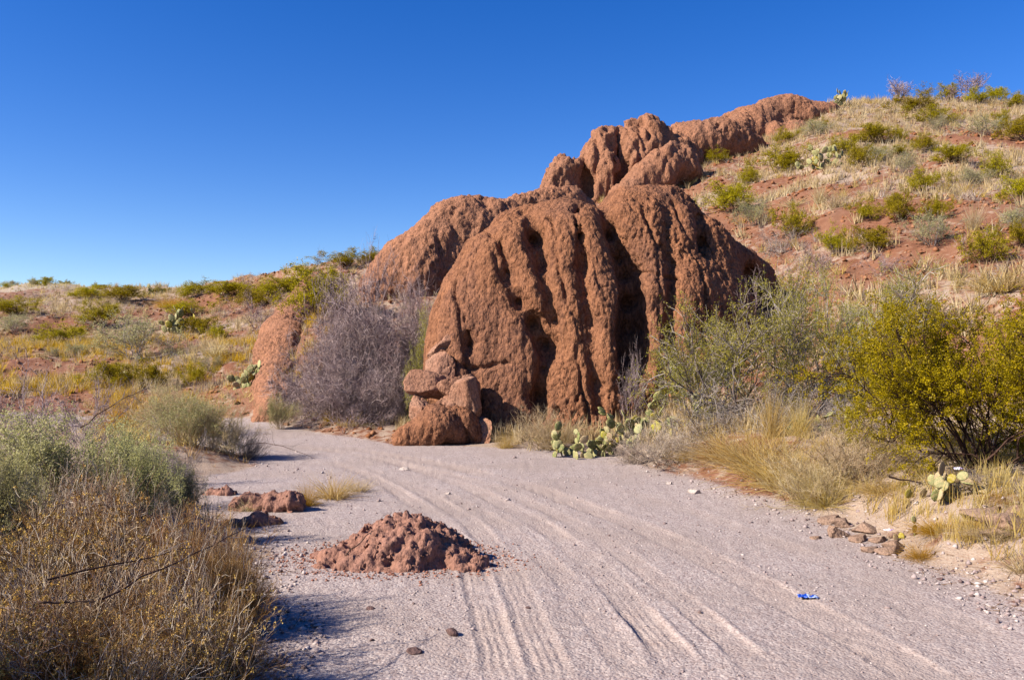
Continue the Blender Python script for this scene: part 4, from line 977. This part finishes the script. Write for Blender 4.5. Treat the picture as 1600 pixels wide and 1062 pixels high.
near('grass', 560, 19.3, 90, 655, 'thin straw along the foot of the thicket')

# ------------------------------------------------------------------ left side of the road
near('pale_bush', 300, 14.2, 170, 606, 'soft pale green bush on the left verge')
near('tan_bush', 352, 14.3, 130, 632, 'tan broom-like bush at the left road bend')
near('bristle', 385, 14.6, 70, 665, 'dark wispy stems sprawling onto the gravel from the tan bush', lean=(0, .5), rz=0)
near('tan_bush', 255, 18.5, 130, 585, 'golden dry bush behind the pale green bush')
near('grass_gold', 190, 19.0, 130, 590, 'golden grass patch below the left bank')
near('grass_gold', 320, 18.4, 90, 600, 'golden grass right of the golden dry bush')
near('bare_bush', 45, 11.4, 230, 545, 'thorny bare bush at the left edge', rz=.2)
near('bare_bush', 130, 11.0, 170, 575, 'thorny bare bush arching over the grey-green bushes', rz=1.7)
near('bare_bush', 5, 12.6, 170, 540, 'taller bare bush cut off by the left edge', rz=3)
near('saltbush', 60, 7.6, 250, 640, 'big grey-green saltbush at the left edge')
near('saltbush', 190, 8.2, 130, 655, 'grey-green saltbush right of the big one')
near('saltbush', 232, 7.6, 110, 680, 'rounded grey-green saltbush in front of the dead twigs')
near('saltbush', 285, 8.4, 62, 722, 'smallest saltbush at the gravel edge')
near('dead_brush', 270, 9.6, 130, 660, 'dead grey twigs between the saltbush and the tan bush')
near('saltbush', -20, 5.9, 170, 690, 'saltbush in the left foreground corner')
near('bristle', 165, 6.9, 170, 705, 'dark brown dry weed between the saltbushes')
near('bristle', 60, 6.2, 170, 735, 'brown dry weed below the big saltbush')
near('weed', 60, 4.7, 210, 770, 'dry seed-headed weed at the left edge')
near('weed', 165, 4.9, 200, 740, 'tall dry weed with tan seed heads in the left foreground')
near('weed', 235, 4.5, 190, 800, 'dry weed leaning over the shaded gravel')
near('bristle', 300, 5.6, 170, 775, 'pale wispy dry weed at the gravel edge')
near('bristle', 120, 4.2, 330, 840, 'dense brown brush in the left foreground')
near('bristle', 290, 4.2, 220, 860, 'dense brown brush nearest the shaded gravel')
near('weed', 310, 4.0, 190, 905, 'low seed-headed weed beside the shadow')
near('weed', 60, 3.7, 260, 900, 'seed-headed weed low in the left corner')
near('weed', 200, 3.6, 240, 930, 'seed-headed weed at the bottom of the picture')
near('bristle', 350, 5.4, 130, 815, 'reddish-brown fine weed at the edge of the shadow')
near('brown_bush', 345, 5.3, 170, 822, 'dense reddish-brown bush hanging over the shaded gravel')
near('brown_bush', 255, 5.6, 190, 800, 'dense brown bush behind the seed-headed weeds')
near('brown_bush', 140, 5.5, 200, 790, 'broad brown bush under the saltbushes')
near('brown_bush', 330, 4.3, 190, 930, 'low dark brown bush beside the shaded gravel at the bottom')
near('brown_bush', 110, 3.9, 300, 930, 'low dark brown bush in the bottom left corner')
near('grass', 520, 10.4, 110, 733, 'pale yellow grass tuft behind the big clay mound')
near('grass_gold', 478, 9.9, 60, 745, 'yellow tuft at the right end of the small clay mound')
near('grass_pale', 560, 10.9, 70, 742, 'flattened straw at the right of the yellow grass tuft')
near('grass_pale', 385, 9.6, 70, 770, 'pale straw blades beside the small clay mound')
# tall bushes left of the picture whose shade lies across the corner
place('grey_bush', on(-520, 3.2), 1.6, 1.25, 'tall grey bush standing beyond the left edge, shading the corner')
place('saltbush', on(-1100, 2.3), 1.6, 1.2, 'leafy grey bush beyond the left edge near the camera')
place('saltbush', on(-330, 5.0), 1.3, 1.0, 'broad saltbush beyond the left edge behind the weeds')

# ------------------------------------------------------------------ right hillside
RH = 'bushes on the right hillside'
for k, px, py, w, h, lb in [
    ('creosote', 1287, 205, 28, 18, 'small yellow bush above the wide prickly pear patch'), ('creosote', 1226, 224, 38, 22, 'yellow-green bush just right of the wide rock dome'),
    ('creosote', 1366, 226, 50, 28, 'rounded yellow-green bush below the left bare ridge tree'), ('creosote', 1404, 224, 28, 22, 'small green bush right of the rounded one under the ridge'),
    ('creosote', 1436, 176, 80, 38, 'wide olive bush on the ridge between the bare trees'), ('creosote', 1482, 160, 32, 30, 'dark olive bush on the crest left of the right bare tree'),
    ('creosote', 1460, 196, 100, 26, 'long low yellow-green bush just under the ridge'), ('creosote', 1526, 162, 56, 26, 'olive bush at the foot of the right bare tree'),
    ('creosote', 1556, 160, 36, 24, 'dark bush on the crest right of the right bare tree'), ('creosote', 1590, 168, 50, 24, 'bush on the crest at the right edge'),
    ('creosote', 1566, 192, 36, 20, 'small bush below the crest near the right edge'), ('creosote', 1592, 222, 44, 34, 'yellow bush at the right edge of the hillside'),
    ('creosote', 1212, 270, 84, 36, 'big yellow-green bush left of the wide prickly pear patch'), ('creosote', 1316, 246, 44, 34, 'olive bush behind the right end of the prickly pear patch'),
    ('creosote', 1344, 262, 34, 30, 'dark green bush right of the wide prickly pear patch'), ('creosote', 1437, 236, 42, 22, 'low yellow bush in the upper middle of the right hillside'),
    ('creosote', 1408, 244, 36, 18, 'flat yellow bush on red rubble in the upper middle slope'), ('creosote', 1490, 256, 50, 26, 'thin yellow-green bush among pale grass on the upper slope'),
    ('creosote', 1562, 278, 48, 34, 'yellow-green bush in pale grass near the right edge'), ('creosote', 1440, 300, 50, 34, 'green bush with a dark shadow alone on the red slope'),
    ('creosote', 1594, 318, 46, 38, 'bush at the right edge above the golden slope'), ('creosote', 1242, 372, 62, 44, 'yellow-green bush beside the dark right shoulder of the big rock'),
    ('creosote', 1350, 346, 42, 34, 'small olive bush on red rubble in the middle slope'), ('creosote', 1402, 348, 46, 42, 'tall thin yellow-green bush in the middle of the red slope'),
    ('creosote', 1462, 344, 44, 32, 'yellow-green bush above the pale grey bush'), ('creosote', 1304, 398, 48, 40, 'bright yellow-green bush low on the red slope'),
    ('creosote', 1362, 396, 50, 36, 'olive bush above the spreading mesquite'), ('creosote', 1548, 412, 80, 48, 'large yellow-green bush on the slope at the right'),
    ('creosote', 1596, 388, 50, 44, 'yellow-green bush right of the large slope bush'), ('creosote', 1140, 334, 60, 40, 'yellow-green bush just above the right shoulder of the big rock'),
    ('creosote', 1064, 272, 42, 20, 'yellow bush at the foot of the pointed rock dome'), ('creosote', 1122, 254, 36, 20, 'small green bush right of the pointed rock dome'),
    ('creosote', 918, 302, 44, 22, 'yellow-green tuft bush behind the top of the big rock'), ('creosote', 1165, 290, 40, 26, 'small yellow bush on the slope above the big rock'),
    ('grey_bush', 1472, 208, 36, 24, 'grey bush under the long low yellow-green bush'), ('grey_bush', 1545, 210, 66, 26, 'wide pale grey bush near the right crest'),
    ('grey_bush', 1370, 254, 36, 24, 'pale grey bush right of the dark green bush'), ('grey_bush', 1410, 276, 40, 34, 'grey bush in the centre of the upper slope'),
    ('grey_bush', 1455, 384, 64, 46, 'pale grey bush with dead branches low on the slope'), ('grey_bush', 1590, 360, 50, 34, 'grey bush at the right edge of the lower slope'),
    ('grey_bush', 1180, 352, 56, 36, 'pale grey-green bush touching the right shoulder of the big rock'), ('grey_bush', 1275, 212, 40, 22, 'grey bush below the skyline prickly pear'),
    ('grey_bush', 1520, 290, 40, 24, 'grey bush between the lone green bush and the right edge'), ('dead_brush', 1215, 395, 70, 40, 'dead grey twigs right of the big rock shoulder'),
    ('bare_bush', 1048, 208, 46, 26, 'grey bare bush in the dip of the rock skyline'), ('bare_bush', 1078, 196, 22, 18, 'thin bare bush on the skyline above the wide dome'),
    ('bare_bush', 1280, 430, 80, 46, 'greyish bare bush above the mesquites'), ('bare_bush', 1375, 430, 70, 44, 'bare twiggy bush behind the spreading mesquite'),
    ('bare_tree', 1405, 165, 40, 40, 'left bare tree standing on the right ridge'), ('bare_tree', 1512, 160, 54, 44, 'right bare tree standing on the right ridge'),
    ('grass_pale', 1280, 318, 28, 34, 'pale upright grass clump in the middle of the red slope'), ('grass_pale', 1305, 324, 44, 24, 'low pale grass clump right of the upright one'),
    ('grass_pale', 1240, 322, 50, 14, 'flat pale grass clump left of the upright one'), ('grass_pale', 1495, 306, 30, 18, 'pale tuft right of the lone green bush'),
    ('grass_pale', 1522, 360, 36, 44, 'tall pale stalks on the lower right slope'), ('bare_bush', 960, 285, 50, 24, 'grey bare bush at the foot of the tall knobs'),
    ('grass', 1560, 455, 120, 34, 'pale golden grass on the slope above the big creosote'), ('grass', 1230, 480, 70, 30, 'pale golden grass behind the upright mesquite')]:
    hill(k, px, py, w, h*(.85 if py < 185 else 1), lb, RH, grow=1.1 if py < 200 else 1.4)
# ------------------------------------------------------------------ left slope
LH = 'bushes on the left slope'
for k, px, py, w, h, lb in [
    ('creosote', 155, 510, 58, 40, 'rounded yellow-green bush with a dark base on the left slope'), ('creosote', 190, 470, 60, 26, 'wide yellow-green bush near the left skyline'),
    ('creosote', 30, 492, 78, 24, 'yellow-green bush near the left edge of the slope'), ('creosote', 95, 536, 70, 30, 'olive bush above the low red bank at left'),
    ('creosote', 138, 468, 44, 20, 'small yellow bush near the left skyline'), ('creosote', 290, 466, 34, 26, 'upright yellow-green bush on the left skyline'),
    ('creosote', 322, 458, 50, 24, 'yellow-green bush right of the upright one on the skyline'), ('creosote', 362, 462, 56, 24, 'wide olive bush on the skyline above the bright prickly pear'),
    ('creosote', 300, 494, 60, 22, 'low yellow-green bush behind the bright prickly pear'), ('creosote', 250, 458, 30, 14, 'tiny bush right of the small dark prickly pear'),
    ('creosote', 172, 604, 50, 34, 'olive bush left of the yellow-green cactus bush'), ('creosote', 226, 604, 74, 36, 'yellow-green bush with prickly pear pads in it'),
    ('creosote', 310, 602, 40, 34, 'small yellow-green bush on the left bank'), ('creosote', 312, 520, 46, 22, 'flat yellow-green bush right of the bright prickly pear'),
    ('creosote', 335, 530, 34, 20, 'small olive bush on the bank in the left middle'), ('creosote', 418, 462, 54, 28, 'olive bush on the skyline left of the rock rib'),
    ('creosote', 446, 456, 46, 26, 'yellow-green bush on the skyline near the rock rib'), ('creosote', 478, 440, 56, 30, 'dense yellow-green bush above the rock rib'),
    ('creosote', 540, 418, 70, 30, 'yellow-green bush below the spindly bare bush'), ('creosote', 395, 482, 50, 26, 'bush on the slope left of the rock rib top'),
    ('creosote', 585, 412, 60, 26, 'bush on the skyline left of the smooth rock ridge'), ('grey_bush', 212, 562, 96, 62, 'big grey bush with a dark underside on the left slope'),
    ('grey_bush', 22, 520, 50, 26, 'grey bush at the left edge of the slope'), ('grey_bush', 120, 556, 28, 18, 'small grey tuft bush on the red bank'),
    ('grey_bush', 85, 558, 22, 14, 'smallest grey bush on the red bank'), ('bare_bush', 400, 516, 70, 56, 'spindly bare bush left of the rock rib'),
    ('bare_bush', 448, 500, 50, 40, 'bare bush growing on the rock rib'), ('bare_bush', 270, 545, 60, 26, 'low purple bare bush below the bright prickly pear'),
    ('grass_pale', 340, 556, 50, 26, 'pale grass clump on the left bank'), ('grass_gold', 270, 480, 50, 18, 'golden grass patch left of the bright prickly pear'),
    ('grey_bush', 330, 580, 34, 24, 'grey bush between the bank and the prickly pear'), ('bare_bush', 60, 470, 40, 16, 'dark twiggy bush in the dip before the far hill'),
    ('bare_bush', 385, 450, 44, 24, 'bare twiggy bush on the left skyline')]:
    hill(k, px, py, w, h*(.8 if py < 475 else 1), lb, LH, grow=1.5)
# far pale hill: little dark shrubs nobody can tell apart
fr = np.random.default_rng(31)
for i in range(34):
    px = fr.uniform(0, 240); d = fr.uniform(105, 150); g = on(px, d)
    place('creosote' if i % 3 else 'grey_bush', g, fr.uniform(1.2, 2.6), fr.uniform(.7, 1.3), 'tiny dark shrub dotting the pale far hill', 'shrubs on the far hill')

# ------------------------------------------------------------------ grass too thick to count
def tufts(name, label, x, y, z, h, blades, mat, seed, wid=.012, lean=.5, simple=False):
    rng = np.random.default_rng(seed); n = len(x); m = n*blades
    b = np.repeat(np.stack([x, y, z], -1), blades, 0); hh = np.repeat(h, blades)*rng.uniform(.5, 1.1, m)
    b[:, :2] += rng.normal(0, 1, (m, 2))*(np.repeat(h, blades)*.16)[:, None]
    a = rng.uniform(0, 6.28, m); l = rng.uniform(0, lean*1.6, m); tip = b+np.stack([np.cos(a)*l, np.sin(a)*l, np.ones(m)], -1)*hh[:, None]
    midp = b+(tip-b)*.5+np.array((0, 0, .12))*hh[:, None]
    c = rng.uniform(0, 6.28, m); s = np.stack([np.cos(c), np.sin(c), 0*c], -1)*(np.repeat(wid*h/.3, blades)*.5)[:, None]
    if simple: V = np.stack([b-s, b+s, tip], 1).reshape(-1, 3); i = 3*np.arange(m); Fs = [np.stack([i, i+1, i+2], -1)]
    else:
        V = np.stack([b-s, b+s, midp+s*.7, tip, midp-s*.7], 1).reshape(-1, 3); i = 5*np.arange(m)
        Fs = [np.stack([i, i+1, i+2, i+4], -1), np.stack([i+4, i+2, i+3], -1)]
    o = link(name, mesh_np(name, V, Fs, M[mat], {'rnd': np.repeat(np.clip(np.repeat(rng.random(n), blades)*.6+rng.random(m)*.4, 0, 1), len(V)//m)})); tag(o, label, None, None, 'stuff')
x, y, rng = rand_ground(19000, 13, 64, 620, 1720, 101, 0)
z, sdv, t, px, far = terrain(x, y); g1 = fbm(np.stack([x*.35, y*.35, 0*x], -1), 4, 51)
k = (sdv > .4) & (rng.random(len(x)) < np.clip(.30+1.5*g1+.6*sstep(.5, .9, t), .02, 1)); x, y, z, n = x[k], y[k], z[k], k.sum()
tufts('dry_grass', 'pale dry bunchgrass growing over the right hillside', x, y, z-.02, .14+.40*rng.random(n)**1.5, 15, 'straw_pale', 102, .025, .5, True)
x, y, rng = rand_ground(10000, 18, 60, -120, 690, 103, 0)
z, sdv, t, px, far = terrain(x, y); g1 = fbm(np.stack([x*.35, y*.35, 0*x], -1), 4, 51)
k = (sdv > .4) & (rng.random(len(x)) < np.clip(.42+1.4*g1, .05, 1)); x, y, z, n = x[k], y[k], z[k], k.sum()
tufts('dry_grass', 'dry bunchgrass growing over the left slope', x, y, z-.02, .14+.28*rng.random(n)**1.5, 16, 'straw_pale', 104, .022, .5, True)
x, y, rng = rand_ground(4200, 6.2, 17, 880, 1720, 105)
z, sdv, *_ = terrain(x, y); k = (sdv > .35) & (rng.random(len(x)) < .6); x, y, z, n = x[k], y[k], z[k], k.sum()
tufts('dry_grass', 'straw growing between the bushes on the right bank', x, y, z-.02, .08+.20*rng.random(n)**2, 17, 'straw', 106, .009)
x, y, rng = rand_ground(3400, 2.6, 22, -420, 420, 107)
z, sdv, *_ = terrain(x, y); k = (sdv > .12) & (rng.random(len(x)) < .75); x, y, z, n = x[k], y[k], z[k], k.sum()
tufts('dry_grass', 'brown dry grass and litter between the bushes on the left verge', x, y, z-.02, .08+.22*rng.random(n)**2, 13, 'seed', 108, .009, .9)
x, y, rng = rand_ground(2600, 95, 165, -120, 260, 109, 0)
z, sdv, *_ = terrain(x, y); n = len(x)
tufts('dry_grass', 'pale grass covering the far hill', x, y, z-.05, .2+.35*rng.random(n), 10, 'straw_pale', 110, .05, .7, True)
x, y, rng = rand_ground(9000, 14, 62, -100, 1720, 121, 0)
z, sdv, t, px, far = terrain(x, y); g1 = fbm(np.stack([x*.3, y*.3, 0*x+3], -1), 4, 61)
k = (sdv > .6) & (rng.random(len(x)) < np.clip(.25+1.5*g1, .02, 1)); x, y, z, n = x[k], y[k], z[k], k.sum()
h_ = .18+.3*rng.random(n)**1.5; q = rng.random(n) < .5
tufts('low_scrub', 'low greyish dry scrub between the bushes of both hillsides', x[q], y[q], z[q]-.02, h_[q], 26, 'beige', 122, .014, .9, True); q = ~q
tufts('low_scrub', 'low golden dry scrub between the bushes of both hillsides', x[q], y[q], z[q]-.02, h_[q], 26, 'straw', 123, .014, .9, True)
x, y, rng = rand_ground(2600, 18, 34, -100, 560, 131, 0)
z, sdv, t, px, far = terrain(x, y); g1 = fbm(np.stack([x*.4, y*.4, 0*x+9], -1), 3, 63)
k = (sdv > .5) & (rng.random(len(x)) < np.clip(.3+1.6*g1, .02, 1)); x, y, z, n = x[k], y[k], z[k], k.sum()
tufts('golden_grass', 'golden dry grass along the foot of the left bank', x, y, z-.02, .2+.3*rng.random(n)**1.5, 26, 'straw_gold', 132, .014, .6, True)
# twigs and dead leaves
x, y, rng = rand_ground(5000, 4, 17, 300, 1720, 111)
z, sdv, *_ = terrain(x, y); k = (sdv > -.25+.3*rng.random(len(x))**3) & (sdv < 1.2); x, y, z = x[k], y[k], z[k]; n = len(x)
a = rng.uniform(0, 6.28, n); ln = rng.uniform(.02, .16, n)
st = np.stack([x, y, z+.006], -1); pth = grow(rng, st, np.stack([np.cos(a), np.sin(a), rng.uniform(-.05, .15, n)], -1), ln, 3, .15, 0)
tag(link('plant_litter', pmesh('plant_litter', [tubes(rng, pth, np.full(n, .0022), np.full(n, .001))], 'duff')), 'broken twigs and litter along the road edges', kind='stuff')

# ------------------------------------------------------------------ dead sticks
def stick(p0, p1, r, label, seed, twigs=5, sag=.0):
    rng = np.random.default_rng(seed); p0, p1 = np.array(p0, float), np.array(p1, float); K = 10
    q = p0+(p1-p0)*np.linspace(0, 1, K)[:, None]; q[1:-1] += rng.normal(0, .007, (K-2, 3)); q[:, 2] += sag*np.sin(np.linspace(0, math.pi, K)); q -= p0
    A = q[None]; L = np.linalg.norm(p1-p0)
    o = link('dead_branch', None, loc=p0); tag(o, label, 'branch')
    link('limb', pmesh('limb', [tubes(rng, A, np.array([r]), np.array([r*.35]), 6)], 'twig_dark'), o)
    s, d, t = sprout(rng, A, twigs, .3, 1, .6); Bp = grow(rng, s, d, L*.25*rng.uniform(.4, 1, len(s)), 4, .3, 0)
    for b_ in Bp: link('twig', pmesh('twig', [tubes(rng, b_[None], np.array([r*.4]), np.array([r*.15]))], 'twig_grey'), o)
stick(P(75, 905, 3.9), P(300, 855, 4.5), .0055, 'long dark dead branch lying across the left foreground weeds', 1, 7)
stick(P(160, 935, 3.8), P(400, 818, 4.9), .0055, 'second dead branch crossing the weeds and pointing to the road', 2, 9)
stick(P(60, 940, 3.6), P(150, 938, 3.7), .006, 'short dark dead stick low in the left weeds', 3, 3)
def on_mound(px, py):
    d = gp(px, py, .25); V = MOUND_V[0]; q = V[np.hypot(V[:, 0]-d[0], V[:, 1]-d[1]) < .06]; return (d[0], d[1], (q[:, 2].max() if len(q) else .1)+.008)
stick(on_mound(540, 842), on_mound(612, 822), .006, 'dead stick lying on the big clay mound', 4, 4)
g0, g1_ = at(385, 700), at(492, 718); stick(g0+np.array((0, 0, .08)), g1_+np.array((0, 0, .02)), .008, 'dark branch lying on the gravel at the left bend', 5, 8, .1)
g0, g1_ = at(105, 690), on(230, 10.5)+np.array((0, 0, 1.0)); stick(P(125, 668, 10.2), P(232, 606, 10.6), .008, 'thin dark bough arching above the saltbushes', 6, 9, .05)
g0 = on(1450, 8.6); stick(P(1390, 745, 8.5), P(1460, 757, 8.6), .011, 'dark dead limb under the big creosote', 7, 4)

# ------------------------------------------------------------------ litter
def crumple(name, label, loc, w, l, mat, seed, rz, hgt=.35):
    rng = np.random.default_rng(seed); nx, ny = 22, 13
    u, v = np.meshgrid(np.linspace(-.5, .5, nx), np.linspace(-.5, .5, ny), indexing='ij'); u, v = u.ravel(), v.ravel()
    p = np.stack([u*3, v*3, 0*u+seed], -1); zz = l*hgt*(np.abs(fbm(p, 3, seed))+.35*np.abs(vnoise(p*2.5, seed+3)))
    V = np.stack([u*w*(1+.15*vnoise(p, seed+5)), v*l*(1+.25*vnoise(p, seed+6)), zz+.004], -1)
    i = np.arange(nx-1)[:, None]*ny+np.arange(ny-1)[None]; Q = np.stack([i, i+ny, i+ny+1, i+1], -1).reshape(-1, 4)
    W = V.copy(); W[:, 2] -= .0016; n = len(V)
    edge = np.concatenate([np.arange(ny-1), ny-1+ny*np.arange(nx-1), (nx*ny-1)-np.arange(ny-1), (nx-1)*ny-ny*np.arange(nx-1)])
    e2 = np.roll(edge, -1); S = np.stack([edge, e2, e2+n, edge+n], -1)
    o = link(name, mesh_np(name, np.concatenate([V, W]), np.concatenate([Q, Q[:, ::-1]+n, S]), mat, smooth=False), loc=loc, rot=(0, 0, rz)); tag(o, label, 'litter'); return o
def m_print(name, base, ink, metal=.3):
    m, nt, b = new_mat(name); b.inputs['Roughness'].default_value = .3; b.inputs['Metallic'].default_value = metal; b.inputs['Specular IOR Level'].default_value = .5
    tc = nt.nodes.new('ShaderNodeTexCoord').outputs['Object']
    nt.links.new(mixc(nt, ramp(nt, noise(nt, tc, 38, 2), [(.55, (0, 0, 0)), (.6, (1, 1, 1))]), base, ink), b.inputs['Base Color']); return m
M['wrap_blue'] = m_print('blue_wrapper', (.01, .06, .42), (.45, .55, .75)); M['wrap_white'] = m_print('white_wrapper', (.75, .72, .82), (.30, .18, .5), 0)
g = at(1262, 936); crumple('crumpled_wrapper', 'crumpled blue foil wrapper lying on the gravel road', g, .135, .07, M['wrap_blue'], 5, -.35)
g = on(1497, 8.3); crumple('paper_scrap', 'white and violet scrap caught under the big creosote', g+np.array((0, 0, .15)), .09, .06, M['wrap_white'], 8, .6, .5)
g = at(1388, 838); crumple('paper_scrap', 'small pale blue scrap among the bank stones', g+np.array((0, 0, .05)), .07, .05, M['wrap_white'], 11, .2, .4)
print('done', time.time()-T0, sum(len(m.polygons) for m in bpy.data.meshes))
